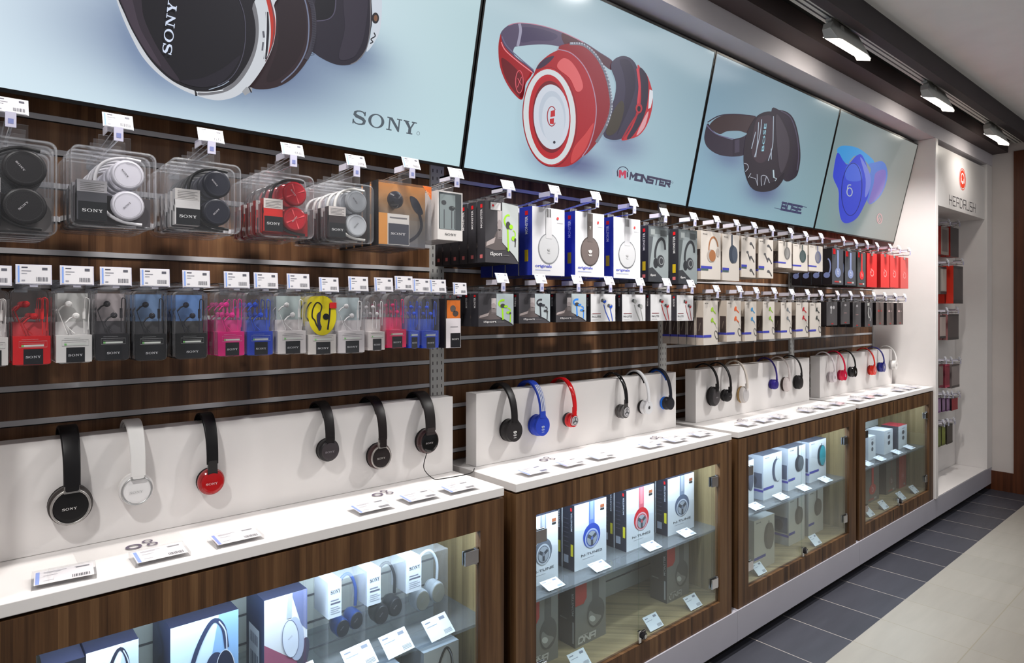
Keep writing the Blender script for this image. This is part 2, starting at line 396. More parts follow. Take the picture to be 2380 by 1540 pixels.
# slatted walnut wall panels with aluminium groove rails
ends = [(-.012, 1.181), (1.233, 2.391), (2.443, 3.594), (3.646, 4.775)]
for i, (a, b) in enumerate(ends):
    m = MB(); m.box(a, b, 1.785, 1.7995, .893, 2.486, 'wood_slat')
    r = m.build('slatwall_panel')
    tag(r, 'dark walnut slatwall panel with metal groove strips ' + ['behind the clamshell headphones, leftmost of four', 'behind the blue-spined headphone boxes, second of four', 'behind the beige headphone boxes, third of four', 'behind the red boxes, rightmost of four'][i], 'wall panel', 'slatwall panels')
    for k in range(-8, 5):
        z = 1.523+.075*k
        if z < .9: continue
        q = MB(); q.box(a, b, 1.7815, 1.785, z-.006, z+.006, 'satin', (196, 195, 198)); q.box(a, b, 1.7838, 1.785, z-.0085, z-.006, 'matte', (12, 10, 9))
        q.build('groove_rail', r)
for i, x in enumerate([1.207, 2.417, 3.62, 4.783]):
    w = .026 if i < 3 else .006
    m = MB(); m.box(x-w, x+w, 1.776, 1.7995, .893, 2.40, 'post_grey')
    f = F((x-w, 1.776, .893), (1, 0, 0), (0, 0, 1))
    if i < 3:
        for z in range(58):
            for c in (.008, .0245, .042): m.rect(f, c-.0014, .02+z*.025, c+.0014, .031+z*.025, (28, 26, 26), 1)
    tag(m.build('slotted_upright'), ['grey slotted steel upright between the left and second wall panels', 'grey slotted steel upright between the second and third wall panels', 'grey slotted steel upright between the third and right wall panels', 'thin grey steel strip at the far right end of the slatwall'][i], 'shelving upright', 'slotted uprights')

# white partition and the narrow display bay at the far end
PARTX = 4.79
m = MB(); m.box(PARTX, 4.838, 1.408, 1.7995, .171, 2.4865, 'white_board')
tag(m.build('partition_panel', bevel=.002), 'tall white partition panel at the right end of the last cabinet', 'partition')
bay = empty('display_bay', (4.84, 1.415, .171)); tag(bay, 'tall white display alcove with a red round emblem sign at the far end', 'display bay')
def bp(name, b, mat): q = MB(); q.box(b[0]-4.84, b[1]-4.84, b[2]-1.415, b[3]-1.415, b[4]-.171, b[5]-.171, mat); return q.build(name, bay, bevel=.0015)
bp('back_panel', (4.84, 5.962, 1.62, 1.70, .171, 2.486), 'white_board')
bp('side_panel', (5.965, 6.096, 1.412, 1.70, .171, 2.486), 'white_board')
bp('bottom_shelf', (4.84, 5.962, 1.417, 1.619, .1711, .176), 'white_board')
bp('sign_box', (4.842, 5.962, 1.428, 1.619, 2.068, 2.462), 'white_board')
q = MB(); f = F((4.842, 1.428, 2.068), (1, 0, 0), (0, 0, 1)); ca = X(2237, 1.428)-4.842
def zz(u, v): return Z(u, v, 1.428)-2.068
cb = zz(2238, 417)
q.ell(f, ca, cb, .064, .064, (228, 66, 40), 2); q.oring(f, ca, cb, .074, .074, .006, (228, 66, 40), 2)
q.oring(f, ca, cb+.006, .034, .034, .010, (240, 235, 235), 3, t0=0, t1=180); q.rect(f, ca-.040, cb-.026, ca-.022, cb+.006, (240, 235, 235), 3); q.rect(f, ca+.022, cb-.026, ca+.040, cb+.006, (240, 235, 235), 3)
q.rect(f, ca-.014, cb-.034, ca+.014, cb-.012, (240, 235, 235), 3)
q.build('round_emblem', bay, loc=(-4.84, -1.415, -.171))['label'] = 'red round emblem'
q = MB()                                                          # thin stroked capitals
def strokes(mb, f, word, a, b, h, w, gap, th, col, l=2, sh=0, mat='satin'):
    G = {'H': [[(0, 0), (0, 1)], [(1, 0), (1, 1)], [(0, .5), (1, .5)]], 'E': [[(1, 0), (0, 0), (0, 1), (1, 1)], [(0, .5), (.8, .5)]],
         'A': [[(0, 0), (0, 1), (1, 1), (1, 0)], [(0, .45), (1, .45)]], 'D': [[(0, 0), (0, 1), (.7, 1), (1, .7), (1, .3), (.7, 0), (0, 0)]],
         'R': [[(0, 0), (0, 1), (1, 1), (1, .5), (0, .5)], [(.45, .5), (1, 0)]], 'U': [[(0, 1), (0, 0), (1, 0), (1, 1)]],
         'S': [[(1, 1), (0, 1), (0, .52), (1, .48), (1, 0), (0, 0)]], 'M': [[(0, 0), (0, 1), (.5, .4), (1, 1), (1, 0)]], 'O': [[(0, 0), (0, 1), (1, 1), (1, 0), (0, 0)]],
         'N': [[(0, 0), (0, 1), (1, 0), (1, 1)]], 'T': [[(0, 1), (1, 1)], [(.5, 1), (.5, 0)]], 'B': [[(0, 0), (0, 1), (.9, 1), (.9, .55), (1, .45), (1, 0), (0, 0)], [(0, .5), (.9, .5)]],
         'L': [[(0, 1), (0, 0), (1, 0)]], 'I': [[(.5, 0), (.5, 1)]], '-': [[(.1, .5), (.9, .5)]], '2': [[(0, 1), (1, 1), (1, .5), (0, .5), (0, 0), (1, 0)]]}
    for i, ch in enumerate(word):
        for st in G[ch]:
            pts = [(a+i*(w+gap)+x*w+sh*y*h, b+y*h) for x, y in st]
            for p_, q_ in zip(pts, pts[1:]):
                dx, dy = q_[0]-p_[0], q_[1]-p_[1]; L_ = math.hypot(dx, dy) or 1; e = th*.5/L_
                mb.line(f, [(p_[0]-dx*e, p_[1]-dy*e), (q_[0]+dx*e, q_[1]+dy*e)], th, col, l, mat)
strokes(q, f, 'HEADRUSH', ca-.292+.005, cb-.205, .062, .055, .022, .007, (92, 88, 92))
q.build('sign_lettering', bay, loc=(-4.84, -1.415, -.171))

# ------------------------------------------------------------------ countertops, riser blocks, cabinets
UX = [.036, 1.236, 2.437, 3.634]; UR = [1.192, 2.388, 3.592, 4.787]
ORD = ['nearest', 'second nearest', 'third', 'farthest']
BRD = ['the white counter nearest the viewer, at left', 'the second counter from the left', 'the third counter from the left', 'the far right counter']
blk = [(.03, 1.182), (1.273, 2.343), (2.49, 3.572), (3.70, 4.765)]
BY0, BY1, BZ = 1.655, 1.710, 1.125
for i in range(4):
    m = MB(); m.box(UX[i]-(.04 if i == 0 else 0), UR[i], 1.42, 1.7995 if 0 else 1.7805, .867, .8915, 'white_board')
    tag(m.build('countertop', bevel=.0015), 'white countertop slab of ' + BRD[i], 'countertop', 'white countertops')
    m = MB(); m.box(*blk[i], BY0, BY1, .892, BZ, 'white_board')
    tag(m.build('headphone_riser', bevel=.0012), 'white upright block with headphones over it on ' + BRD[i], 'display stand', 'white headphone risers')

def rail_wood(m, b): m.box(*b, 'wood')
for i in range(4):
    x0, x1 = UX[i], UR[i]-.001; w = x1-x0
    c = empty('glass_cabinet', (x0, 1.42, .1705))
    tag(c, 'walnut-framed glass cabinet under ' + ['the nearest counter, mostly clipped by the lower edge', 'the second counter, boxes with blue and red headphones inside', 'the third counter, white boxes with purple stripes inside', 'the far right counter, small white boxes inside'][i], 'cabinet', 'walnut glass cabinets')
    B = (-x0, -1.42, -.1705); FT = .861; OZ0, OZ1 = .2395, .787; OX0, OX1 = x0+.080, x1-.084
    def part(name, boxes, mat, bevel=.0012, parent=c, loc=B):
        q = MB()
        for b in boxes: q.box(*b, mat)
        return q.build(name, parent, loc, bevel=bevel)
    part('door_surround', [(x0, x1, 1.42, 1.442, OZ1, FT), (x0, x1, 1.42, 1.442, .1705, OZ0), (x0, OX0, 1.42, 1.442, OZ0, OZ1), (OX1, x1, 1.42, 1.442, OZ0, OZ1)], 'wood', 0)
    part('side_panel', [(x0, x0+.018, 1.442, 1.78, .1705, FT)], 'wood'); part('side_panel', [(x1-.018, x1, 1.442, 1.78, .1705, FT)], 'wood')
    part('inner_lining', [(x0+.0185, x0+.024, 1.4425, 1.74, OZ0, OZ1)], 'wood_in', 0); part('inner_lining', [(x1-.024, x1-.0185, 1.4425, 1.74, OZ0, OZ1)], 'wood_in', 0)
    part('top_board', [(x0+.018, x1-.018, 1.442, 1.78, .845, .861)], 'wood'); part('bottom_board', [(x0+.018, x1-.018, 1.4425, 1.78, .2, .2385)], 'wood_in')
    part('back_panel', [(x0+.018, x1-.018, 1.742, 1.757, .2395, .845)], 'grey_back', 0)
    q = MB()
    for k in range(7): q.box(x0+.02, x1-.02, 1.7405, 1.742, .30+k*.075, .3055+k*.075, 'matte', (96, 96, 100))
    q.build('back_groove', c, B)
    part('glass_shelf', [(x0+.0245, x1-.0245, 1.462, 1.738, .502, .510)], 'shelfglass', 0)
    q = MB(); q.box(x0+.06, x1-.06, 1.455, 1.478, .832, .844, 'led'); q.build('led_strip', c, B)
    mid = (OX0+OX1)/2
    for s, (a, b) in enumerate(((OX0+.002, mid-.0015), (mid+.0015, OX1-.002))):
        q = MB(); q.box(a, b, 1.430, 1.435, OZ0+.003, OZ1-.003, 'glass'); d = q.build('glass_door', c, B)
        for hz in (.717, .318):
            hx = a if s == 0 else b; sg = 1 if s == 0 else -1
            q = MB(); q.box(min(hx, hx+sg*.046), max(hx, hx+sg*.046), 1.424, 1.4295, hz-.019, hz+.019, 'chrome', (200, 200, 205))
            q.box(min(hx, hx+sg*.046), max(hx, hx+sg*.046), 1.4355, 1.441, hz-.019, hz+.019, 'chrome', (150, 150, 155)); q.tube([(hx+sg*.004, 1.432, hz-.023), (hx+sg*.004, 1.432, hz+.023)], .006, 'chrome', (210, 210, 214), 10)
            q.build('hinge', d, bevel=.001)
    q = MB(); q.box(mid-.011, mid+.002, 1.421, 1.4295, OZ0+.004, OZ0+.045, 'chrome', (205, 205, 208)); q.tube([(mid+.012, 1.4295, OZ0+.026), (mid+.012, 1.413, OZ0+.026)], .012, 'gloss', (30, 28, 30), 16)
    q.tube([(mid+.012, 1.413, OZ0+.026), (mid+.012, 1.410, OZ0+.026)], .007, 'chrome', (190, 190, 190), 12); q.box(mid-.004, mid+.028, 1.4215, 1.429, OZ0+.012, OZ0+.040, 'gloss', (26, 24, 26))
    q.build('lock', c, B, bevel=.0008)

# ------------------------------------------------------------------ lighting track
tr = MB(); tr.box(-2.35, XE-.02, 1.205, 1.265, 2.632, 2.66, 'lamp_grey'); fr = F((-2.35, 1.205, 2.632), (1, 0, 0), (0, 1, 0)); 
f = F((-2.35, 1.265, 2.632), (1, 0, 0), (0, -1, 0))
for a in (.018, .040): tr.rect(f, 0, a-.004, 8.42, a+.004, (52, 50, 50), 1)
tag(tr.build('lighting_track'), 'long pale grey lighting track inside the dark ceiling recess', 'lighting track')
for i, lx in enumerate(LAMPX):
    h = empty('track_light', (lx, 1.235, 2.632))
    tag(h, ['lit track floodlight nearest the left end of the track', 'lit track floodlight over the left counter', 'lit track floodlight over the second counter', 'largest lit track floodlight, above the gap before the third screen', 'middle of three lit track floodlights at upper right', 'farthest lit track floodlight beside the door surround'][i], 'track light', 'track floodlights')
    q = MB(); q.box(-.022, .022, -.014, .014, -.040, .0, 'lamp_grey'); q.box(-.040, .040, -.013, .013, -.012, -.0005, 'lamp_grey'); q.build('track_adapter', h, bevel=.002)
    q = MB(); q.prism(rrect(.034, .070, .016, 4, -.017, -.105), -.008, .008, 'lamp_grey'); q.build('swivel_arm', h, (0, -.034, 0), bevel=.001)
    # hood: trapezoid seen from the end, long along x
    X0, X1 = -.085, .250
    sec0 = [(-.066, -.116), (-.026, -.020), (.014, -.020), (.004, -.086)]       # (y, z) loop: lower front, upper, lower back
    rows = []
    for (xx, k, dz) in ((X0, .55, 0), (X0+.03, .92, 0), (X0+.07, 1, 0), (X1-.05, 1, 0), (X1-.012, .86, -.004), (X1, .6, -.012)):
        rows.append([(xx, -.03+(y+.03)*(.5+.5*k), -.116+(z+.116)*k+dz) for y, z in sec0])
    q = MB(); q.grid(rows, 'lamp_grey', (255, 255, 255), False, cu=False); q.face(rows[0], 'lamp_grey'); q.face(rows[-1][::-1], 'lamp_grey'); 
    o = q.build('hood', h); sl = o.modifiers.new('t', 'SOLIDIFY'); sl.thickness = .002
    q = MB(); q.face([(X0+.004, -.064, -.1185), (X1-.004, -.064, -.1185), (X1-.004, .006, -.0905), (X0+.004, .006, -.0905)][::-1], 'lens'); q.build('lit_lens', h)

# ------------------------------------------------------------------ the four leaning screens
SX = [(.006, 1.209), (1.214, 2.412), (2.417, 3.612), (3.617, 4.786)]
SH = (SCR_T-SCR_B).length
def at_screen(x, b, n=0): return Vector((x, 0, 0))+Vector((0, SCR_B.y, SCR_B.z))+SUP*b+SN*n
base_cols = [  # corners of the picture ground: bottom left, bottom right, top right, top left
    ((214, 232, 242), (182, 210, 216), (176, 200, 206), (232, 240, 248)),
    ((178, 208, 220), (150, 180, 192), (132, 156, 168), (170, 190, 198)),
    ((136, 172, 190), (128, 158, 166), (120, 140, 146), (118, 142, 158)),
    ((122, 150, 154), (132, 130, 122), (126, 128, 124), (118, 134, 138))]
def ground(m, i, shadows):
    a, b = SX[i]; a += .006; b -= .006; n1, n2 = 56, 30; c = base_cols[i]
    def colat(s, t, p):
        q = mix(mix(c[0], c[1], s), mix(c[3], c[2], s), t)
        for (cx, cb, rx, rb, k, sc) in shadows:
            d = ((p[0]-cx)/rx)**2+((p[1]-cb)/rb)**2; q = mix(q, sc, k*math.exp(-d))
        return q
    for r in range(n2):
        for s_ in range(n1):
            pts = []; cs = []
            for ds, dt in ((0, 0), (1, 0), (1, 1), (0, 1)):
                s = (s_+ds)/n1; t = (r+dt)/n2; x = a+(b-a)*s; bb = .008+(SH-.016)*t
                pts.append(at_screen(x, bb, .0102)); cs.append(colat(s, t, (x, bb)))
            m.face(pts, 'screen', cs)
def xb(u, v): p = SP(u, v); return p.x, (p-Vector((p.x, SCR_B.y, SCR_B.z))).dot(SUP)
class Art:
    def __init__(s, ox, oy, sc): s.m = MB(); s.ox, s.oy, s.sc = ox, oy, sc; s.l = 0
    def px(s, p): return s.ox+p[0]/s.sc, s.oy+p[1]/s.sc
    def w(s, p):
        u, v = s.px(p); return SP(u, v, .0106+s.l*.0002)
    def poly(s, pts, col, sm=True, n=5):
        s.l += 1
        if sm: pts = smooth(pts, n)
        q = [s.w(p) for p in pts]
        ar = sum(a[0]*b[1]-a[1]*b[0] for a, b in zip(pts, pts[1:]+pts[:1]))
        s.m.face(q if ar < 0 else q[::-1], 'screen', col)
    def ell(s, cx, cy, ra, rb, col, rot=0, n=48):
        c, d = math.cos(rot), math.sin(rot)
        s.poly([(cx+ra*math.cos(t)*c-rb*math.sin(t)*d, cy+ra*math.cos(t)*d+rb*math.sin(t)*c) for t in [2*math.pi*i/n for i in range(n)]], col, False)
    def ring(s, cx, cy, ra, rb, w, col, rot=0, n=48, t0=0, t1=360):
        s.l += 1; c, d = math.cos(rot), math.sin(rot); A = []; B = []
        for i in range(n+1):
            t = math.radians(t0+(t1-t0)*i/n)
            for lst, k in ((A, w/2), (B, -w/2)):
                x, y = (ra+k)*math.cos(t), (rb+k)*math.sin(t); lst.append((cx+x*c-y*d, cy+x*d+y*c))
        for i in range(n): s.m.face([s.w(A[i+1]), s.w(A[i]), s.w(B[i]), s.w(B[i+1])], 'screen', col)
    def line(s, pts, w, col, sm=False):
        if sm: pts = smooth(pts, 6, False)
        s.l += 1; A, B = [], []; n = len(pts)
        for i, q in enumerate(pts):
            a, b = pts[max(0, i-1)], pts[min(n-1, i+1)]; dx, dy = b[0]-a[0], b[1]-a[1]; L = math.hypot(dx, dy) or 1
            ww = w[i] if isinstance(w, (list, tuple)) else w
            A.append((q[0]+dy/L*ww/2, q[1]-dx/L*ww/2)); B.append((q[0]-dy/L*ww/2, q[1]+dx/L*ww/2))
        for i in range(n-1): s.m.face([s.w(B[i]), s.w(B[i+1]), s.w(A[i+1]), s.w(A[i])], 'screen', col)
    def word(s, string, p0, p1, h, col, thin=None):               # baseline from p0 to p1 in crop pixels, cap height h along the local up
        s.l += 1; a, b = s.w(p0), s.w(p1); ex = (b-a); wd = ex.length; ex.normalize(); ey = SN.cross(ex).normalized()
        f = F(a, ex, ey); c0 = s.w((p0[0], p0[1]-h)) ; hh = abs((c0-a).dot(ey)) or (c0-a).length
        if thin: strokes(s.m, f, string, 0, 0, hh, wd/len(string)*.78, wd/len(string)*.22, thin, col, 0, 0, 'screen')
        else: s.m.text(f, string, 0, 0, hh, col, 0, w=wd, mat='screen')
    def done(s, name, parent): return s.m.build(name, parent)
screens = []
for i in range(4):
    a, b = SX[i]; r = empty('wall_screen', tuple(at_screen((a+b)/2, 0)))
    q = MB(); L0 = -Vector(r.location)
    lo = lambda p: tuple(Vector(p)+L0)
    bz = [(a, 0), (b, 0), (b, SH), (a, SH)]; inn = [(a+.006, .008), (b-.006, .008), (b-.006, SH-.008), (a+.006, SH-.008)]
    ff = [lo(at_screen(x, y, .012)) for x, y in bz]; fi = [lo(at_screen(x, y, .012)) for x, y in inn]; fk = [lo(at_screen(x, y, .008)) for x, y in inn]; bk = [lo(at_screen(x, y, -.045)) for x, y in bz]
    for k in range(4):
        j = (k+1) % 4
        q.face([ff[k], ff[j], fi[j], fi[k]], 'bezel_black'); q.face([fi[k], fi[j], fk[j], fk[k]], 'bezel_black'); q.face([bk[k], bk[j], ff[j], ff[k]], 'bezel_black')
    q.face(bk[::-1], 'bezel_black'); q.build('bezel', r)
    screens.append((r, L0))
    tag(r, ['large screen showing black and silver headphones, leftmost of four', 'screen showing glossy red headphones with a white ring', 'screen showing dark brown over-ear headphones on grey blue', 'screen showing translucent blue headphones, rightmost of four'][i], 'screen', 'leaning wall screens')
def place(name, art, i, sh):
    r, L0 = screens[i]; g = MB(); ground(g, i, sh); g.build('display_panel', r, tuple(L0)); o = art.m.build('screen_picture', r, tuple(L0)); return o

# screen 1: black cup with silver band, second cup, slab word mark
A = Art(250, 0, 2.975)
def cl(*p): return list(p)
K = (12, 9, 12)
A.poly([(1440, -40), (1830, -40), (1822, 200), (1792, 330), (1740, 412), (1660, 450), (1560, 440), (1440, 375), (1400, 300)], (34, 30, 40))
A.poly([(1450, -40), (1575, -40), (1562, 100), (1520, 132), (1440, 135)], (8, 7, 10)); A.line([(1580, -40), (1572, 70), (1545, 120), (1500, 140), (1445, 145)], 7, (78, 74, 92), True)
A.poly([(1640, -40), (1790, -40), (1780, 210), (1740, 340), (1690, 400), (1600, 400), (1640, 200)], (48, 43, 54))
A.poly([(1828, -40), (1893, -40), (1888, 180), (1850, 285), (1790, 358), (1818, 250), (1830, 120)], (196, 204, 214)); A.line([(1815, -40), (1818, 150), (1795, 320), (1735, 412), (1680, 445)], 6, (112, 108, 110), True)
A.ell(1852, 125, 25, 38, (40, 36, 38)); A.ell(1854, 125, 13, 22, (120, 84, 60)); A.line([(1842, 225), (1850, 250), (1822, 270), (1834, 290), (1815, 300)], 8, (30, 30, 34), True)
A.poly([(1130, -60), (1345, -60), (1400, 40), (1442, 120), (1438, 260), (1402, 380), (1330, 490), (1240, 570), (1130, 612), (1010, 612), (970, 560), (1060, 400)], (40, 24, 26))
A.poly([(1180, -60), (1330, -60), (1370, 100), (1372, 250), (1320, 400), (1240, 500), (1150, 560), (1100, 540), (1180, 300)], (30, 15, 16)); A.line([(1345, -60), (1380, 60), (1392, 200), (1372, 350), (1300, 480), (1200, 570)], 9, (108, 116, 140), True)
A.line([(1378, -40), (1420, 60), (1428, 220), (1405, 340), (1372, 410)], 30, (58, 56, 66), True)
for k in range(34):
    t = k/33; x = 1398+32*math.sin(t*2.6); y = -10+t*390; A.line([(x-14, y+4), (x+16, y-3)], 3, (24, 22, 30))
A.poly([(40, -80), (62, 0), (100, 110), (160, 245), (240, 390), (350, 510), (480, 600), (600, 655), (740, 692), (850, 680), (930, 640), (1010, 560), (1095, 430), (1148, 300), (1166, 150), (1150, 40), (1100, -80)], (196, 200, 206))
A.poly([(1085, -60), (1108, -60), (1150, 80), (1162, 180), (1148, 290), (1110, 390), (1128, 260), (1122, 120)], (178, 44, 24))
A.line([(1112, -50), (1150, 120), (1140, 300), (1092, 425)], 7, (90, 60, 66), True)
A.poly([(985, -60), (1030, 60), (1046, 200), (1030, 340), (980, 470), (900, 580), (800, 640), (640, 660), (640, 632), (780, 620), (880, 560), (960, 450), (1010, 330), (1022, 200), (1000, 60), (960, -60)], (112, 112, 116))
A.poly([(52, -80), (75, 0), (115, 90), (180, 230), (300, 420), (450, 560), (620, 632), (700, 634), (790, 616), (880, 560), (960, 450), (1010, 330), (1024, 200), (1000, 60), (950, -80)], K)
A.poly([(70, -60), (110, 60), (180, 215), (290, 390), (420, 520), (500, 560), (420, 440), (330, 300), (250, 120), (215, -60)], (44, 36, 44)); A.poly([(75, -60), (115, 60), (180, 205), (280, 370), (370, 460), (300, 330), (220, 180), (150, -60)], (62, 52, 62))
A.poly([(500, 560), (620, 600), (760, 585), (860, 500), (920, 380), (800, 470), (650, 540)], (26, 22, 30))
A.line([(905, -20), (948, 120), (950, 300), (915, 440), (850, 540), (760, 590)], 5, (76, 74, 88), True); A.line([(840, 560), (790, 590), (700, 620)], 6, (150, 160, 176), True)
A.line([(608, 624), (614, 664)], 14, (18, 18, 20)); A.line([(612, 635), (700, 636), (800, 622)], 5, (228, 232, 236), True)
A.line([(1102, 82), (1108, 200), (1100, 330), (1088, 408)], 20, (22, 22, 28), True); A.line([(1098, 82), (1096, 240), (1086, 408)], 5, (236, 240, 246), True)
A.line([(1076, 215), (1082, 260)], 14, (88, 90, 98)); A.line([(1076, 290), (1070, 350)], 12, (88, 90, 98))
A.poly([(930, 632), (960, 600), (1000, 605), (1000, 630), (950, 660)], (150, 152, 156), False); A.line([(975, 598), (995, 640)], 9, (36, 36, 40))
A.word('SONY', (432, 385), (485, 25), 1, (214, 222, 238))
A.m.v = A.m.v[:-len(TXT['SONY'][0])]; nf = len(TXT['SONY'][1]); A.m.f = A.m.f[:-nf]; A.m.mi = A.m.mi[:-nf]; A.m.c = A.m.c[:-nf]; A.m.sm = A.m.sm[:-nf]
a, b = A.w((440, 385)), A.w((482, 22)); ex = (b-a).normalized(); f = F(a+SN*.0004, ex, SN.cross(ex).normalized()); A.m.text(f, 'SONY', 0, 0, abs((A.w((378, 360))-a).dot(f.ey)), (206, 216, 236), 0, w=(b-a).length, mat='screen')
A.l += 2; A.word('SONY', (1686, 850), (2130, 935), 96, (78, 88, 96))
A.ring(2148, 922, 10, 12, 3, (110, 122, 130))
x1, b1 = xb(470, 215); x2, b2 = xb(800, 140)
place('screen', A, 0, [(x1+.05, b1+.10, .30, .12, .85, (56, 70, 110)), (x2, b2+.02, .10, .05, .7, (70, 84, 120)), (xb(350, 140)[0]+.02, xb(350, 140)[1]+.03, .07, .09, .5, (90, 110, 150))])

# screen 2: red headphones
A = Art(1100, 0, 3.08)
A.poly([(195, 240), (250, 182), (330, 162), (480, 180), (640, 230), (790, 300), (900, 370), (1000, 440), (985, 500), (900, 440), (780, 385), (640, 338), (500, 318), (330, 330), (292, 345), (300, 400), (430, 500), (400, 520), (270, 400), (205, 310)], (84, 74, 98))
A.poly([(640, 235), (790, 305), (900, 375), (1000, 445), (985, 500), (900, 440), (780, 380), (660, 325)], (74, 38, 44)); A.line([(250, 182), (330, 164), (480, 182), (640, 232), (790, 303)], 6, (176, 120, 140), True)
A.poly([(340, 200), (470, 205), (600, 250), (560, 290), (440, 290), (345, 300)], (70, 62, 88)); A.line([(330, 168), (338, 225), (318, 330)], 20, (150, 146, 168), True)
A.poly([(180, 330), (196, 245), (205, 290), (230, 340), (310, 420), (420, 512), (375, 600), (350, 712), (285, 665), (225, 570), (188, 460)], (150, 26, 30))
A.poly([(200, 420), (250, 440), (330, 520), (370, 600), (350, 700), (285, 640), (225, 540)], (100, 18, 24)); A.line([(200, 300), (230, 360), (320, 440), (425, 520)], 7, (226, 130, 136), True)
A.line([(205, 260), (240, 330), (330, 415), (430, 500)], 8, (104, 100, 126), True)
A.ring(330, 585, 27, 80, 6, (206, 90, 100)); A.line([(318, 560), (345, 610)], 5, (206, 90, 100)); A.line([(345, 550), (316, 625)], 5, (206, 90, 100))
A.poly([(1175, 470), (1205, 495), (1240, 530), (1268, 600), (1286, 690), (1275, 800), (1240, 900), (1190, 965), (1130, 992), (1060, 1000), (1120, 900), (1165, 780), (1190, 640)], (176, 40, 46))
A.poly([(1190, 490), (1222, 505), (1250, 565), (1252, 680), (1232, 800), (1190, 900), (1130, 985), (1100, 988), (1150, 890), (1195, 760), (1200, 620)], (44, 40, 54)); A.poly([(1262, 640), (1286, 650), (1286, 700), (1270, 770), (1252, 780)], (206, 210, 216), False)
A.poly([(1230, 830), (1255, 800), (1230, 900), (1190, 955), (1170, 960)], (206, 150, 156))
A.poly([(985, 480), (1010, 425), (1070, 400), (1130, 420), (1172, 480), (1188, 600), (1180, 740), (1150, 860), (1090, 970), (1030, 1000), (960, 992), (930, 950), (960, 820), (1010, 700), (1020, 590)], (52, 48, 66))
A.poly([(1050, 430), (1110, 430), (1150, 500), (1160, 620), (1120, 760), (1060, 900), (1030, 960), (1070, 800), (1090, 640), (1075, 520)], (38, 34, 50)); A.poly([(1000, 800), (1060, 720), (1080, 780), (1040, 920), (980, 970), (950, 940)], (60, 54, 40))
A.line([(1175, 490), (1190, 620), (1180, 745), (1200, 760)], 16, (190, 60, 70), True); A.ell(1186, 775, 24, 36, (168, 44, 52)); A.ell(1186, 778, 12, 20, (30, 26, 32)); A.line([(1180, 810), (1120, 900), (1070, 990)], 13, (150, 40, 50), True)
A.poly([(610, 350), (700, 308), (790, 312), (870, 370), (935, 480), (980, 610), (990, 760), (962, 890), (900, 1000), (800, 1110), (760, 1080), (860, 800), (780, 480)], (132, 24, 28)); 
A.line([(690, 312), (790, 322), (880, 400), (945, 520), (980, 660), (986, 780), (950, 900), (880, 1020)], 20, (108, 112, 124), True)
for k in range(34):
    t = k/33; q = smooth([(700, 308), (795, 318), (885, 398), (952, 520), (986, 660), (992, 780), (955, 900)], 12, False)[int(t*71)]; A.ell(q[0], q[1], 5, 7, (170, 176, 186), n=8)
A.poly([(450, 490), (500, 425), (570, 375), (650, 352), (730, 395), (810, 490), (862, 620), (882, 760), (872, 900), (832, 1040), (780, 1120), (700, 1180), (610, 1196), (540, 1180), (460, 1080), (400, 900), (400, 650)], (158, 24, 28))
A.line([(600, 352), (700, 380), (790, 470), (850, 600), (880, 760), (868, 910), (830, 1040), (780, 1120)], 7, (160, 130, 150), True)
A.poly([(450, 490), (505, 425), (575, 400), (560, 430), (500, 480)], (60, 40, 60)); A.poly([(600, 480), (640, 418), (700, 440), (760, 530), (785, 625), (740, 655), (690, 560)], (206, 92, 92))
A.poly([(700, 1170), (780, 1100), (830, 1000), (862, 880), (800, 960), (720, 1060)], (190, 60, 58))
A.ell(548, 838, 196, 358, (120, 14, 20), -.05); A.ell(546, 836, 190, 352, (176, 30, 34), -.05); A.ring(546, 836, 168, 322, 38, (200, 206, 208), -.05)
A.ell(550, 836, 146, 286, (170, 26, 30), -.04); A.ell(553, 836, 128, 258, (110, 14, 20), -.04); A.ell(560, 836, 128, 232, (196, 202, 212), -.04); A.ell(565, 830, 96, 180, (178, 188, 200), -.04); A.ell(572, 860, 80, 170, (192, 200, 210), -.04)
A.ring(562, 832, 32, 70, 7, (150, 30, 34), 0, 30, 40, 320); A.poly([(555, 795), (585, 785), (585, 832), (552, 838)], (180, 34, 36), False); A.poly([(548, 850), (578, 846), (576, 890), (548, 885)], (180, 34, 36), False); A.ell(580, 1018, 9, 10, (40, 40, 50)) 
A.ring(1070, 1235, 40, 42, 6, (54, 56, 76), 0, 30, 190, 350); A.line([(1032, 1225), (1034, 1262)], 10, (54, 56, 76)); A.line([(1104, 1230), (1104, 1268)], 10, (54, 56, 76))
A.poly([(1042, 1215), (1058, 1215), (1068, 1235), (1080, 1219), (1096, 1222), (1094, 1278), (1080, 1276), (1078, 1248), (1066, 1262), (1058, 1246), (1056, 1272), (1042, 1270)], (186, 60, 86), False)
A.word('MONSTER', (1122, 1278), (1412, 1338), 42, (64, 62, 84), thin=.0088); A.ring(1426, 1306, 5, 5, 2, (64, 62, 84))
xa, ba = xb(1330, 385); place('screen', A, 1, [(xa, ba+.01, .16, .05, .75, (64, 66, 110)), (xb(1440, 335)[0], xb(1440, 335)[1], .12, .05, .55, (88, 92, 130))])

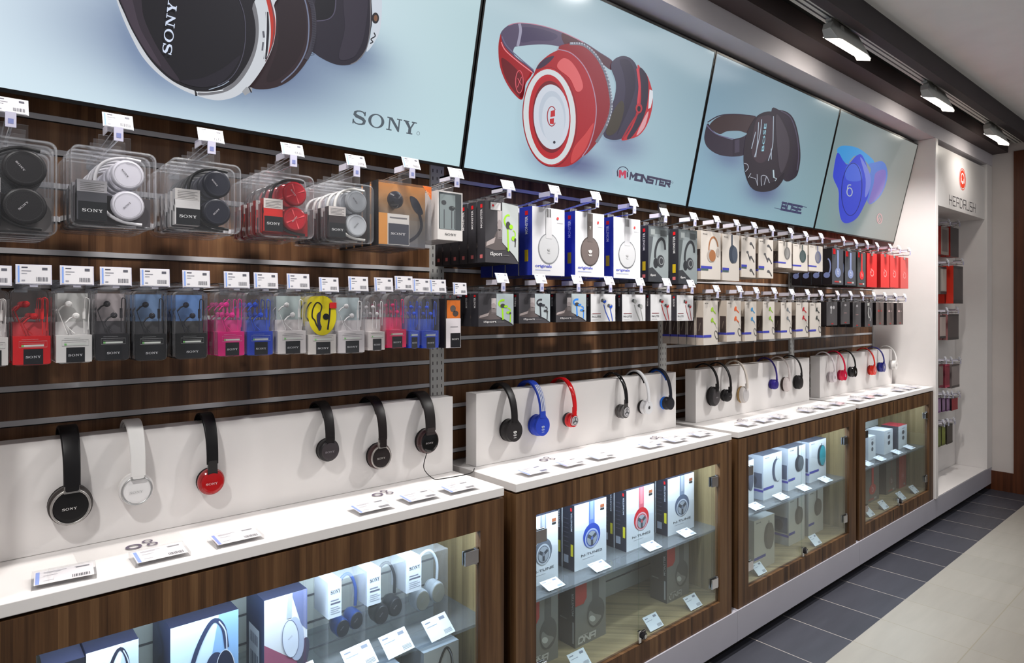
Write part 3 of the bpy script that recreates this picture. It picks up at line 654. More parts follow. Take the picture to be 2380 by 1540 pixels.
# screen 3: dark over-ear headphones
A = Art(1600, 150, 3.582)
A.poly([(178, 500), (260, 432), (400, 415), (560, 432), (560, 520), (500, 570), (420, 552), (320, 556), (262, 578), (200, 545)], (62, 50, 52)); A.line([(160, 480), (260, 425), (400, 414), (560, 432)], 9, (52, 42, 56), True)
A.poly([(132, 620), (145, 530), (165, 490), (200, 545), (262, 590), (390, 625), (520, 570), (560, 620), (480, 740), (390, 765), (260, 752), (165, 695)], (52, 46, 58)); A.line([(150, 500), (200, 555), (265, 592), (380, 622)], 8, (98, 92, 122), True)
A.poly([(372, 622), (465, 600), (470, 740), (370, 762)], (44, 38, 50), False); A.poly([(385, 628), (425, 620), (425, 728), (385, 735)], (66, 60, 76), False)
A.poly([(690, 392), (760, 378), (830, 400), (880, 460), (915, 580), (933, 740), (922, 860), (890, 940), (800, 965), (740, 800)], (40, 34, 44)); A.line([(770, 385), (850, 440), (900, 580), (918, 740), (905, 880)], 8, (74, 68, 86), True)
A.poly([(470, 640), (500, 540), (560, 440), (620, 400), (690, 390), (760, 415), (820, 520), (865, 660), (855, 800), (800, 940), (730, 1030), (620, 1060), (530, 1030), (480, 940), (458, 800)], (38, 32, 40))
A.poly([(560, 470), (620, 430), (690, 432), (708, 560), (700, 700), (650, 790), (600, 820), (550, 790), (525, 700)], (58, 46, 54)); A.poly([(730, 420), (800, 510), (840, 640), (830, 780), (770, 900), (740, 700)], (60, 54, 62)); A.poly([(470, 850), (560, 960), (700, 980), (800, 900), (740, 1020), (620, 1056), (520, 1020)], (26, 22, 30))
for p in ([(708, 430), (706, 560), (700, 680), (665, 800)], [(610, 455), (600, 560), (575, 680), (550, 770)], [(585, 480), (575, 640), (560, 770)], [(560, 560), (525, 700)], [(690, 700), (690, 790)]): A.line(p, 6, (160, 172, 186), True)
A.line([(462, 822), (490, 830), (498, 860), (475, 890)], 5, (168, 172, 184), True); A.line([(500, 940), (520, 905)], 5, (168, 172, 184)); A.line([(515, 935), (560, 950), (575, 1008), (572, 912)], 5, (168, 172, 184)); A.line([(610, 1010), (608, 930), (650, 930), (675, 985)], 5, (168, 172, 184), True); A.line([(630, 1000), (650, 930)], 5, (168, 172, 184)); A.line([(708, 876), (712, 940), (735, 950), (722, 968)], [10, 10, 6, 6], (176, 196, 204))
a, b = A.w((628, 720)), A.w((652, 490)); ex = (b-a).normalized(); A.l += 1; f = F(a, ex, SN.cross(ex).normalized()); A.m.text(f, 'BOSE', 0, 0, .021, (140, 190, 206), 1, w=(b-a).length, mat='screen')
A.word('BOSE', (772, 1204), (945, 1238), 58, (58, 60, 92), thin=.0115)
A.line([(716, 1192), (765, 1204), (940, 1240)], 5, (58, 60, 92)); A.line([(775, 1148), (985, 1188)], 5, (58, 60, 92))
pass
xa, ba = xb(1770, 440); place('screen', A, 2, [(xa, ba, .15, .06, .7, (60, 64, 110)), (xb(1690, 365)[0], xb(1690, 365)[1], .14, .05, .5, (80, 88, 130))])

# screen 4: blue headphones
A = Art(1600, 150, 3.582)
A.poly([(1238, 720), (1250, 690), (1300, 674), (1400, 690), (1480, 740), (1545, 805), (1530, 860), (1460, 790), (1390, 758), (1345, 800), (1328, 828), (1262, 780)], (60, 140, 200)); A.poly([(1500, 830), (1560, 812), (1610, 804), (1645, 840), (1658, 920), (1635, 1020), (1585, 1110), (1500, 1158), (1478, 1000), (1520, 880)], (84, 116, 190))
A.poly([(1560, 900), (1640, 880), (1630, 1010), (1570, 1110), (1500, 1156), (1540, 1000)], (120, 104, 176))
A.poly([(1206, 900), (1240, 735), (1290, 800), (1330, 830), (1400, 757), (1450, 760), (1500, 900), (1505, 1060), (1460, 1180), (1400, 1280), (1320, 1320), (1272, 1290), (1252, 1180), (1250, 1050), (1212, 960)], (50, 66, 190)); A.poly([(1430, 770), (1490, 860), (1520, 960), (1500, 1060), (1470, 1100), (1475, 950)], (110, 120, 200)); A.poly([(1310, 860), (1370, 815), (1430, 860), (1440, 960), (1320, 960)], (70, 96, 200))
A.ring(1360, 1038, 84, 218, 6, (30, 36, 110), .06); A.ring(1342, 1060, 22, 34, 7, (170, 180, 180)); A.line([(1325, 1040), (1330, 1005), (1355, 1002)], 7, (170, 180, 180), True)
A.ring(1592, 1282, 20, 40, 6, (206, 146, 150)); A.ring(1592, 1290, 8, 15, 4, (206, 146, 150))
xa, ba = xb(1965, 515); place('screen', A, 3, [(xa, ba+.005, .10, .04, .5, (96, 110, 140))])

# ------------------------------------------------------------------ headphones hung over the riser blocks
def trefoil(m, f, a, b, r, col, l=2, mat='satin'):               # three leaves cut by bars
    for ang in (-38, 0, 38):
        t = math.radians(ang); m.ell(f, a+math.sin(t)*r*.52, b+r*.25+math.cos(t)*r*.30, r*.26, r*.52, col, l, -t, mat, 14)
    m.rect(f, a-r*.72, b-r*.36, a+r*.72, b-r*.22, col, l, mat); m.rect(f, a-r*.55, b-r*.62, a+r*.55, b-r*.48, col, l, mat)
def bmark(m, f, a, b, r, col, l=2, mat='satin'): m.oring(f, a, b-r*.1, r*.42, r*.42, r*.2, col, l, mat=mat, n=14); m.rect(f, a-r*.52, b-r*.1, a-r*.32, b+r*.95, col, l, mat)
def soft(w, t, n=3):                                             # band section with rounded edges
    r = min(w, t)*.45; return [(x-w/2, z-t/2) for x, z in rrect(w, t, r, n)]
def headphones(x, zc, name='headphones', R=.038, Rz=None, half=.064, bw=.030, bt=.006, band=(20, 18, 20), pad_in=None, shell=(24, 22, 24), cover=(26, 24, 26),
               padc=(26, 24, 25), style='fork', yoke=(170, 170, 168), slider=None, logo=None, lcol=(200, 200, 200), bmat='satin', cmat='satin', label='', stripes=None, thick=.020, padt=.014, cable=None, top=.016, tilt=0, low=-.092):
    Rz = Rz or R*1.04; yc = (BY0+BY1)/2; hb = (BY1-BY0)/2
    r = empty(name, (x, yc, BZ)); tag(r, label, 'headphones', 'headphones on show over the white risers')
    zc -= BZ; zb = max(low, zc+Rz*.9) if style != 'flow' else zc+Rz*.75
    def arch(off=0, t0=0, t1=180, n=26):
        return [(-(half+off)*math.cos(math.radians(t0+(t1-t0)*i/n)), zb+(top-zb+off)*math.sin(math.radians(t0+(t1-t0)*i/n))**.85) for i in range(n+1)]
    path = arch(bt/2)
    wf = lambda t: soft(bw*(1+.18*math.sin(math.pi*t)**2), bt)
    q = MB(); q.sweep(path, wf, bmat, band)
    if stripes:
        for k in (-1, 0, 1): q.sweep([(y, z) for y, z in arch(bt+.0004, 8, 60, 18)], [(k*bw*.26-bw*.075, 0), (k*bw*.26+bw*.075, 0), (k*bw*.26+bw*.075, .0006), (k*bw*.26-bw*.075, .0006)], 'satin', stripes)
    q.build('headband', r, bevel=0)
    if pad_in:
        q = MB(); q.sweep(arch(-.0035, 38, 142, 18), soft(bw*.92, .007), 'pad', pad_in); q.build('headband_padding', r)
    for s in (-1, 1):
        yo = s*(half+bt/2)
        yin = s*(hb+.0015); ypad = s*(hb+padt); ysh = s*(hb+padt+thick)
        if style in ('fork', 'stem'):
            q = MB(); z1 = zb+.002; z0 = zc+Rz*.93
            ya, yb_ = sorted((yo-s*.002, yo+s*.0022))
            q.prism([(px, pz) for px, pz in rrect(bw*.8, z1-z0+.012, .004, 3, -bw*.4, z0-.006)], min(ya, yb_)-.001, max(ya, yb_)+.001, bmat, slider or band); q.build('slider', r)
        cup = MB(); c0 = (0, 0, zc)
        prof = [(R*.80, ypad-s*.001), (R*.97, ypad+s*.001), (R, ypad+s*.004), (R*.99, ysh-s*.008), (R*.90, ysh-s*.002), (R*.82, ysh)]
        cup.lathe(c0, prof, cmat, shell, 32, 1, Rz/R); cup.face([(R*.8*math.cos(t), ypad-s*.001, zc+Rz*.8*math.sin(t)) for t in [i*math.pi/12 for i in range(24)]][::s], cmat, shell)
        c = cup.build('ear_cup', r)
        q = MB(); q.lathe(c0, [(R*.45, yin+s*.004), (R*.52, yin+s*.0005), (R*.75, yin), (R*.92, yin+s*.002), (R*.99, yin+s*padt*.45), (R*.93, ypad-s*.001), (R*.7, ypad)], 'pad', padc, 28, 1, Rz/R); q.build('ear_pad', c)
        q = MB(); k = .82 if style != 'disc' else .76
        q.lathe(c0, [(R*k, ysh), (R*k*.97, ysh+s*.0014), (R*k*.8, ysh+s*.0022), (0.0001, ysh+s*.003)], 'gloss' if cmat == 'gloss' else 'satin', cover, 32, 1, Rz/R)
        q.build('cover_plate', c)
        if style == 'disc':
            q = MB(); q.lathe(c0, [(R*.92, ysh-s*.003), (R*.90, ysh+s*.003), (R*.74, ysh+s*.003), (R*.70, ysh+s*.001)], 'gloss', yoke, 32, 1, Rz/R); q.build('trim_ring', c)
        if style == 'fork':
            q = MB(); ym = ysh+s*.0005; pts = []
            for a in range(-180, 180, 12): pts.append((R*.84*math.cos(math.radians(a))-R*.03, ym, zc-R*.03+Rz*.84*math.sin(math.radians(a))))
            q.tube(pts, .0026, 'brushed', yoke, 8, closed=True)
            q.prism([(-bw*.46, zc+Rz*.70), (bw*.46, zc+Rz*.70), (bw*.36, zc+Rz+.016), (-bw*.36, zc+Rz+.016)], min(ym, yo)-.002, max(ym, yo)+.0025, 'brushed', yoke); q.build('yoke', r)
        elif style == 'stem':
            q = MB(); ym = (yo+ysh)/2; q.prism([(-bw*.42, zc+Rz*.55), (bw*.42, zc+Rz*.55), (bw*.40, zc+Rz+.014), (-bw*.40, zc+Rz+.014)], min(ysh, yo)-.002, max(ysh, yo)+.002, cmat, slider or shell); q.build('yoke', r)
        else:                                                      # one flowing teardrop arm over the cup
            q = MB(); ym = ysh+s*.001; prof2 = []
            rr = R*(.92 if style == 'flow' else .5)
            for a in range(-235, 56, 12): prof2.append((rr*math.cos(math.radians(a)), zc+Rz/R*rr*math.sin(math.radians(a))))
            prof2 += [(bw*.45, zc+Rz*1.02), (bw*.42, zb+.014), (-bw*.42, zb+.014), (-bw*.45, zc+Rz*1.02)]
            cx_ = yo if abs(yo) > abs(ym) else ym
            q.prism(prof2, min(cx_-s*.006, cx_+s*.0012), max(cx_-s*.006, cx_+s*.0012), cmat, shell); q.build('arm', r, bevel=.0012)
            ysh = cx_+s*.0012-s*.003
        if s < 0 and logo:
            q = MB(); f = F((0, ysh+s*.0036, zc), (1, 0, 0), (0, 0, 1))
            if logo == 'trefoil': trefoil(q, f, 0, -R*.25, .010, lcol); q.text(f, 'adidas', 0, -R*.62, .0035, lcol, 2, cen=True)
            elif logo == 'b': bmark(q, f, 0, 0, .012, lcol)
            elif logo == 'star':
                q.ell(f, 0, 0, R*.68, R*.68, (196, 194, 196), 1); q.oring(f, 0, 0, R*.50, R*.50, .002, (60, 60, 62), 2)
                for a in (90, 210, 330): q.line(f, [(0, 0), (R*.45*math.cos(math.radians(a)), R*.45*math.sin(math.radians(a)))], .006, (90, 90, 94), 2)
            elif logo == 'm': q.ell(f, 0, 0, .006, .006, lcol, 2)
            else: q.text(f, logo, -R*.10 if logo == 'SONY' else 0, -R*.16, .0048, lcol, 2, cen=True)
            q.build('cup_logo', c)
    if cable:
        q = MB(); q.tube([(a-x, b-yc, c-BZ) for a, b, c in smooth(cable, 6, False)], .0014, 'satin', (18, 16, 18), 6); q.build('cable', r)
    return r
def hp(u, v, label, **k):
    y = 1.628; x = X(u, y); return headphones(x, Z(u, v, y), label=label, **k)
BK = (17, 15, 17)
hp(165, 1174, 'black over-ear headphones with wide silver yoke, nearest the viewer on the left riser', R=.040, bw=.030, bt=.008, band=BK, pad_in=BK, shell=(52, 47, 45), cover=(14, 13, 14), yoke=(168, 165, 162), logo='SONY', lcol=(210, 208, 205), half=.067)
hp(318, 1137, 'all white headphones with thin silver trim on the left riser', R=.034, bw=.029, bt=.007, band=(226, 224, 222), pad_in=(210, 208, 206), shell=(222, 220, 219), cover=(226, 224, 224), padc=(222, 219, 216), yoke=(190, 190, 190), logo='SONY', lcol=(180, 180, 180), half=.066)
hp(492, 1119, 'black band headphones with shiny red ear cups on the left riser', R=.030, bw=.026, band=BK, pad_in=BK, shell=(150, 20, 22), cover=(168, 16, 20), style='stem', slider=(44, 42, 42), cmat='gloss', logo='SONY', lcol=(226, 190, 190), half=.058)
hp(765, 1046, 'small matte black on-ear headphones in the middle right of the left riser', R=.029, bw=.026, band=(28, 24, 25), pad_in=BK, shell=(26, 24, 26), cover=(62, 56, 59), style='stem', logo='SONY', lcol=(150, 146, 150), half=.058)
hp(884, 1060, 'dark bronze headphones with a silver yoke, second from right on the left riser', R=.035, bw=.026, band=(30, 22, 22), pad_in=BK, shell=(62, 40, 40), cover=(34, 26, 26), yoke=(176, 170, 166), logo='SONY', lcol=(190, 185, 180), half=.066)
e1 = X(992, 1.60)
hp(996, 1025, 'glossy black round-cup headphones with a cable down to the counter', R=.036, bw=.034, band=(34, 29, 29), pad_in=BK, shell=(66, 46, 46), cover=(10, 9, 10), style='stem', cmat='gloss', slider=(60, 52, 52), logo='SONY', lcol=(170, 165, 165), half=.063,
   cable=[(X(992, 1.625), 1.625, Z(992, 1052, 1.625)), (e1+.004, 1.622, .93), (e1+.028, 1.612, .898), (e1+.055, 1.604, .8932), (X(1110, 1.60)-.03, 1.60, .8932), (X(1112, 1.62), 1.64, .8932)])
hp(1189, 1000, 'black headphones with a white three-leaf mark, leftmost on the second riser', R=.036, bw=.026, bt=.008, band=(26, 23, 24), shell=(34, 31, 32), cover=(34, 31, 32), style='flow', logo='trefoil', lcol=(236, 234, 232), half=.066, thick=.022)
hp(1254, 988, 'bright blue headphones with three white stripes along the band', R=.035, bw=.026, bt=.008, band=(38, 66, 176), shell=(32, 62, 178), cover=(32, 62, 178), padc=(28, 48, 140), style='flow', logo='trefoil', lcol=(190, 205, 240), stripes=(220, 222, 234), half=.066, thick=.022)
hp(1329, 976, 'bright red thin-band headphones with round silver centred cups on the second riser', R=.025, bw=.018, bt=.007, band=(206, 20, 26), shell=(206, 22, 26), cover=(206, 200, 200), padc=(62, 56, 60), style='disc', yoke=(220, 40, 44), logo='star', half=.066, bmat='gloss', cmat='gloss')
hp(1450, 956, 'black thin-band headphones with small grey chrome cups on the second riser', R=.026, bw=.017, bt=.007, band=(18, 16, 17), shell=(74, 72, 72), cover=(128, 126, 126), padc=(78, 74, 74), style='disc', yoke=(110, 108, 108), logo='star', half=.064, bmat='gloss', cmat='gloss')
hp(1502, 946, 'white and black slim headphones, second from right on the second riser', R=.027, bw=.016, bt=.007, band=(226, 226, 228), pad_in=(18, 16, 17), shell=(226, 226, 228), cover=(226, 226, 228), padc=(34, 30, 32), style='flow', logo='m', lcol=(60, 60, 64), half=.064, thick=.016)
hp(1553, 937, 'black headphones with blue edging, rightmost on the second riser', R=.026, bw=.016, bt=.007, band=(22, 24, 38), pad_in=(24, 84, 184), shell=(28, 28, 36), cover=(40, 36, 40), padc=(32, 104, 206), style='flow', half=.064, thick=.016)
hp(1662, 921, 'black headphones with large charcoal oval cups, leftmost on the third riser', R=.036, Rz=.044, bw=.014, band=(24, 22, 23), shell=(40, 38, 40), cover=(66, 62, 64), padc=(30, 28, 29), style='stem', logo='BOSE', lcol=(170, 168, 168), half=.066)
hp(1692, 919, 'compact black on-ear headphones beside the large charcoal pair', R=.027, bw=.014, band=(18, 16, 18), shell=(24, 22, 24), cover=(26, 24, 26), style='stem', logo='BOSE', lcol=(120, 118, 118), half=.066)
hp(1731, 917, 'cream white headphones with tan cushions on the third riser', R=.032, Rz=.040, bw=.015, band=(206, 196, 186), shell=(214, 208, 204), cover=(190, 186, 186), padc=(172, 140, 92), style='stem', half=.064)
hp(1802, 893, 'purple blue small headphones on the third riser', R=.024, bw=.010, band=(52, 40, 124), shell=(48, 34, 130), cover=(44, 32, 120), padc=(40, 30, 110), style='stem', half=.060)
hp(1831, 893, 'pale pinkish white headphones with dark cushions on the third riser', R=.030, Rz=.038, bw=.012, band=(216, 206, 204), shell=(214, 204, 202), cover=(216, 206, 204), padc=(60, 48, 46), style='stem', half=.062)
hp(1859, 888, 'black oval-cup headphones, rightmost on the third riser', R=.029, Rz=.037, bw=.011, band=(26, 24, 25), shell=(34, 32, 33), cover=(38, 35, 36), padc=(28, 26, 27), style='stem', half=.062)
for (u, v, c, l) in ((1936, 876, (216, 206, 210), 'glossy white flowing headphones, leftmost on the far riser'), (1960, 872, (214, 22, 66), 'glossy pink red headphones on the far riser'), (1984, 864, (20, 19, 20), 'glossy black headphones on the far riser'),
                     (2029, 860, (220, 36, 20), 'glossy orange red headphones on the far riser'), (2051, 853, (30, 34, 128), 'glossy navy blue headphones on the far riser'), (2079, 848, (214, 212, 210), 'glossy white headphones, rightmost on the far riser')):
    hp(u, v, l, R=.027, Rz=.031, bw=.014, bt=.006, band=c, shell=c, cover=c, padc=mix(c, (40, 30, 34), .35), style='flow', logo='b', lcol=(220, 220, 220) if sum(c) < 500 else (120, 110, 110), half=.062, bmat='gloss', cmat='gloss', thick=.018)

# ------------------------------------------------------------------ acrylic price blocks and sensor plates on the counters
CT = .8915
def price_block(x, y, rz, label):
    r = empty('acrylic_price_block', (x, y, CT), rz); tag(r, label, 'price block', 'acrylic price blocks')
    w, d = .100, .066
    q = MB(); p = [(-w/2, -d/2, 0), (w/2, -d/2, 0), (w/2, d/2, 0), (-w/2, d/2, 0)]; t = [(-w/2, -d/2, .009), (w/2, -d/2, .009), (w/2, d/2, .014), (-w/2, d/2, .014)]
    for k in range(4): j = (k+1) % 4; q.face([p[k], p[j], t[j], t[k]], 'acrylic')
    q.face(t, 'acrylic'); q.face(p[::-1], 'acrylic'); q.build('acrylic_body', r)
    q = MB(); f = F((-w/2+.004, -d/2+.003, .0078), (1, 0, 0), Vector((0, .06, .0042)).normalized())
    q.rect(f, 0, 0, .092, .058, (226, 222, 224), 0); q.rect(f, .002, .002, .008, .056, (110, 146, 226), 1)
    for k, (a, b, c_) in enumerate(((.014, .040, .046), (.014, .036, .034), (.014, .050, .050), (.062, .084, .050), (.014, .030, .012))): q.rect(f, a, c_, b, c_+.0018, (150, 148, 156), 1)
    for k in range(11): q.rect(f, .058+k*.0026, .006, .0593+k*.0026+(k % 3)*.0004, .018, (60, 58, 64), 1)
    q.rect(f, .064, .046, .086, .052, (96, 94, 100), 1); q.build('price_card', r)
blocks = [[(152, 1342), (372, 1288), (548, 1248), (862, 1178), (972, 1154), (1065, 1133)], [(1240, 1095), (1325, 1076), (1400, 1061), (1520, 1036), (1576, 1023), (1632, 1010)],
          [(1731, 984), (1769, 976), (1807, 968), (1878, 954), (1910, 946), (1943, 938)], [(2000, 929), (2022, 923), (2046, 917), (2091, 907), (2108, 903), (2130, 900)]]
WH = ['the nearest counter', 'the second counter', 'the third counter', 'the far counter']
POS = ['leftmost of six', 'second from left of six', 'third from left of six', 'fourth from left of six', 'fifth from left of six', 'rightmost of six']
for i, bl in enumerate(blocks):
    for j, (u, v) in enumerate(bl):
        p = PZ(u, v, CT+.006); price_block(p.x, 1.478 if abs(p.y-1.478) < .05 else p.y, 0 if (i, j) != (0, 0) else -.10, 'clear acrylic price block on %s, %s' % (WH[i], POS[j]))
for i, pl in enumerate([[(325, 1268), (885, 1148)], [(1268, 1068), (1522, 1018)], [(1722, 977), (1862, 949)], [(1983, 922), (2084, 901)]]):
    for j, (u, v) in enumerate(pl):
        p = PZ(u, v, CT); r = empty('sensor_plate', (p.x, p.y, CT)); tag(r, 'clear plate with three dark ring marks on %s, %s' % (WH[i], ['left one', 'right one'][j]), 'sensor plate', 'ring marked plates')
        q = MB(); q.box(-.115, .085, -.033, .037, .0004, .002, 'plate'); q.build('clear_plate', r)
        q = MB(); f = F((0, 0, .0025), (1, 0, 0), (0, 1, 0))
        for a, b, rr, w in ((-.012, -.004, .0125, .006), (.017, .014, .0085, .004), (.022, -.010, .0085, .004)): q.oring(f, a, b, rr, rr, w, (84, 74, 92), 0)
        q.build('ring_marks', r)

# ------------------------------------------------------------------ hooks with price cards
def card_face(m, f, w, h, red=False):
    m.rect(f, 0, 0, w, h, (206, 204, 208), 0); m.rect(f, w*.03, h*.05, w*.085, h*.95, (232, 150, 130) if red else (120, 150, 214), 1)
    m.rect(f, w*.14, h*.84, w*.32, h*.90, (70, 70, 82), 1); m.rect(f, w*.14, h*.66, w*.42, h*.70, (120, 120, 130), 1); m.rect(f, w*.14, h*.52, w*.30, h*.56, (150, 150, 158), 1)
    m.rect(f, w*.14, h*.12, w*.24, h*.20, (140, 140, 150), 1); m.rect(f, w*.74, h*.74, w*.90, h*.88, (84, 84, 94), 1)
    for k in range(9): m.rect(f, w*(.57+k*.04), h*.12, w*(.585+k*.04+.008*(k % 2)), h*.36, (70, 70, 80), 1)
def hook_mesh(style, w, h, length, rise, red=False):
    """origin: where the product hangs on the prong at its front end; the wall is `length` behind"""
    k = (style, round(w, 4), round(h, 4), round(length, 3), round(rise, 3), red)
    if k in HOOKS: return HOOKS[k]
    a = MB(); zr = -.0  # prong
    a.tube([(-.0, -.028, .004), (0, -.024, 0), (0, length-.004, 0)], .0023, 'chrome', (190, 190, 192), 8); a.box(-.012, .012, length-.006, length-.001, -.012, .016, 'chrome', (150, 150, 152))
    b = MB(); b.tube([(.006, length-.005, .010), (.006, length*.4, .012), (.006, -.026, rise)], .0014, 'brushed', (180, 180, 182), 6); b.tube([(-.006, length-.005, .010), (-.006, length*.4, .012), (-.006, -.026, rise)], .0014, 'chrome', (180, 180, 182), 6)
    c = MB(); d = MB()
    if style == 'tilt':
        up = Vector((0, .40, .92)).normalized(); c0 = Vector((-w/2, -.034, rise+.002)); f = F(c0, (1, 0, 0), up)
        c.face([f.p(-.001, -.001, -4), f.p(-.001, h+.001, -4), f.p(w+.001, h+.001, -4), f.p(w+.001, -.001, -4)], 'gloss', (214, 212, 220)); c.rect(f, -.001, -.001, w+.001, h+.001, (222, 222, 230), -3); card_face(c, f, w, h, red)
        # flap running back from the card and the stub below it
        d.box(-w*.34, w*.10, -.020, .030, rise+.006, rise+.011, 'gloss', (206, 202, 214)); d.box(-w*.34, -w*.34+.002, -.020, .030, rise-.004, rise+.011, 'gloss', (206, 202, 214))
        d.box(-w*.16, w*.16, -.034, -.030, rise-.024, rise+.003, 'gloss', (188, 186, 206)); f2 = F((-w*.08, -.034, rise-.018), (1, 0, 0), (0, 0, 1)); d.rect(f2, 0, 0, w*.16, .009, (120, 128, 176), 1)
    else:
        up = Vector((0, .10, 1)).normalized(); c0 = Vector((-w/2, -.036, rise-.004)); f = F(c0, (1, 0, 0), up)
        c.face([f.p(-.0015, -.0015, -4), f.p(-.0015, h+.001, -4), f.p(w+.0015, h+.001, -4), f.p(w+.0015, -.0015, -4)], 'gloss', (204, 202, 214)); c.rect(f, -.0015, -.0015, w+.0015, h+.001, (208, 206, 222), -3); card_face(c, f, w, h, red)
        d.box(-w*.30, w*.30, -.033, -.006, rise-.003, rise, 'clear'); d.box(-.006, .006, -.034, -.026, rise-.010, rise-.001, 'gloss', (190, 188, 204))
    HOOKS[k] = [('prong', a.mesh('prong')), ('label_arm', b.mesh('label_arm')), ('price_card', c.mesh('price_card')), ('card_clip', d.mesh('card_clip'))]; return HOOKS[k]
HOOKS = {}
def hook(x, y, z, style, w, h, rise, label, group, red=False, back=YW-.005):
    r = empty('peg_hook', (x, y, z)); tag(r, label, 'display hook', group)
    for n, me in hook_mesh(style, w, h, back-y, rise, red): o = bpy.data.objects.new(n, me); COL.objects.link(o); o.parent = r
    return r

# ------------------------------------------------------------------ product packaging: each maker returns a root whose origin is the hang hole, front face at y = 0
def proto(name): return empty(name, (0, 0, 0))
def box_pack(name, w, h, d, front, sidec, art=None, sart=None, hang=True, top=None, tabcol=None, z0=None):
    r = proto(name); zt = -.012 if hang else h; zb = zt-h
    q = MB(); q.box(-w/2, w/2, 0, d, zb, zt, 'satin', sidec, front=front, top=top or sidec)
    if art: art(q, F((-w/2, 0, zb), (1, 0, 0), (0, 0, 1)), w, h)
    if sart: sart(q, F((-w/2, d, zb), (0, -1, 0), (0, 0, 1)), d, h)
    q.build('carton', r)
    if hang:
        q = MB(); yy = min(d*.5, .01); q.box(-.017, .017, yy-.0005, yy+.0005, zt-.001, .010, 'clear' if tabcol is None else 'satin', tabcol or (255, 255, 255)); q.build('hang_tab', r)
    return r
def flat_headphones(m, f, cx, top, w, h, col, cupcol=None, l=2, cup=.5, lineC=None, logo=None):   # printed front silhouette: narrow band with an oval cup below
    bw = w*.30; cb = top-h*(1-cup*.5); pts = [(cx-bw/2, top), (cx-bw/2, cb+h*cup*.48), (cx-w/2, cb+h*cup*.05)]
    if lineC: m.ell(f, cx, cb, w*.54, h*cup*.54, lineC, l, n=28)
    m.ell(f, cx, cb, w/2, h*cup*.5, cupcol or col, l+1, n=28); m.rect(f, cx-bw/2, cb+h*cup*.35, cx+bw/2, top, col, l+2)
def side_hp(m, f, cx, cz, w, h, col, pad, l=2):                   # printed three-quarter view: hooped band with two oval cups
    m.oring(f, cx+w*.06, cz+h*.02, w*.30, h*.46, w*.07, col, l, t0=15, t1=200, n=18); m.ell(f, cx-w*.10, cz-h*.22, w*.26, h*.24, pad, l+1, .15, n=18); m.ell(f, cx-w*.02, cz-h*.22, w*.22, h*.22, col, l+2, .15, n=18); m.ell(f, cx+w*.34, cz-h*.08, w*.11, h*.17, pad, l+1, .1, n=14)
def buds(m, f, cx, cz, s, col, dark=(50, 50, 52), l=2):
    for (dx, dz) in ((-.35, .42), (.25, -.10)):
        x, z = cx+dx*s, cz+dz*s; m.line(f, [(x, z), (x+.18*s, z-.5*s), (x+.45*s, z-1.2*s)], s*.09, col, l); m.ell(f, x, z, s*.20, s*.15, dark, l+1, .6, n=12); m.ell(f, x+.09*s, z-.12*s, s*.17, s*.20, col, l+2, .5, n=12)
def vtext(m, f, string, a, b0, b1, h, col, l=2):                  # reads upward
    m.text(f, string, a, b0, h, col, l, w=b1-b0, rot=math.pi/2)
RED, BLUE, YEL = (206, 28, 34), (44, 58, 168), (196, 168, 34)
def a_originals(col, line, light):
    def art(m, f, w, h):
        flat_headphones(m, f, w*.50, h*.985, w*.60, h*.80, col, light, 2, .53, line)
        for k in range(3): m.rect(f, w*(.435+k*.05), h*.86, w*(.462+k*.05), h*.985, (60, 58, 60) if sum(col) > 400 else (120, 112, 108), 5)
        if sum(col) < 400: trefoil(m, f, w*.5, h*.36, w*.09, (214, 210, 206), 6); trefoil(m, f, w*.5, h*.76, w*.045, (200, 196, 190), 6)
        else: trefoil(m, f, w*.5, h*.36, w*.07, (176, 176, 178), 6)
        m.ell(f, w*.78, h*.86, w*.035, w*.035, (214, 60, 60), 3, n=12); m.rect(f, w*.76, h*.79, w*.96, h*.797, (160, 160, 166), 2)
        m.text(f, 'originals', w*.09, h*.105, h*.055, BLUE, 2, w=w*.50); m.rect(f, w*.09, h*.075, w*.55, h*.083, (150, 160, 200), 2)
    return art
def s_originals(m, f, w, h):
    m.rect(f, w*.45, h*.88, w*.68, h*.94, RED, 2); vtext(m, f, 'MONSTER', w*.66, h*.60, h*.86, w*.20, (220, 222, 236), 2); m.rect(f, w*.42, h*.20, w*.70, h*.37, YEL, 2)
def s_monster(yel=False, pink=True):
    def art(m, f, w, h):
        m.rect(f, w*.40, h*.89, w*.66, h*.95, RED, 2); vtext(m, f, 'MONSTER', w*.64, h*.56, h*.87, w*.24, (206, 204, 206), 2)
        if pink: m.rect(f, w*.35, h*.07, w*.68, h*.13, (206, 110, 110), 2)
        if yel: m.rect(f, w*.35, h*.20, w*.70, h*.36, YEL, 2)
    return art
def athlete(m, f, w, h):                                          # a plain runner's torso print in grey tones
    m.poly(f, [(0, h*.24), (0, h*.32), (w*.25, h*.40), (w*.34, h*.52), (w*.50, h*.46), (w*.66, h*.34), (w*.6, h*.22), (w*.3, h*.20)], (92, 84, 84), 1); m.poly(f, [(w*.02, h*.26), (w*.04, h*.33), (w*.30, h*.42), (w*.26, h*.32)], (168, 156, 154), 2)
    m.ell(f, w*.42, h*.62, w*.07, h*.09, (150, 140, 140), 2, n=12); m.rect(f, w*.36, h*.42, w*.50, h*.55, (120, 112, 112), 2)
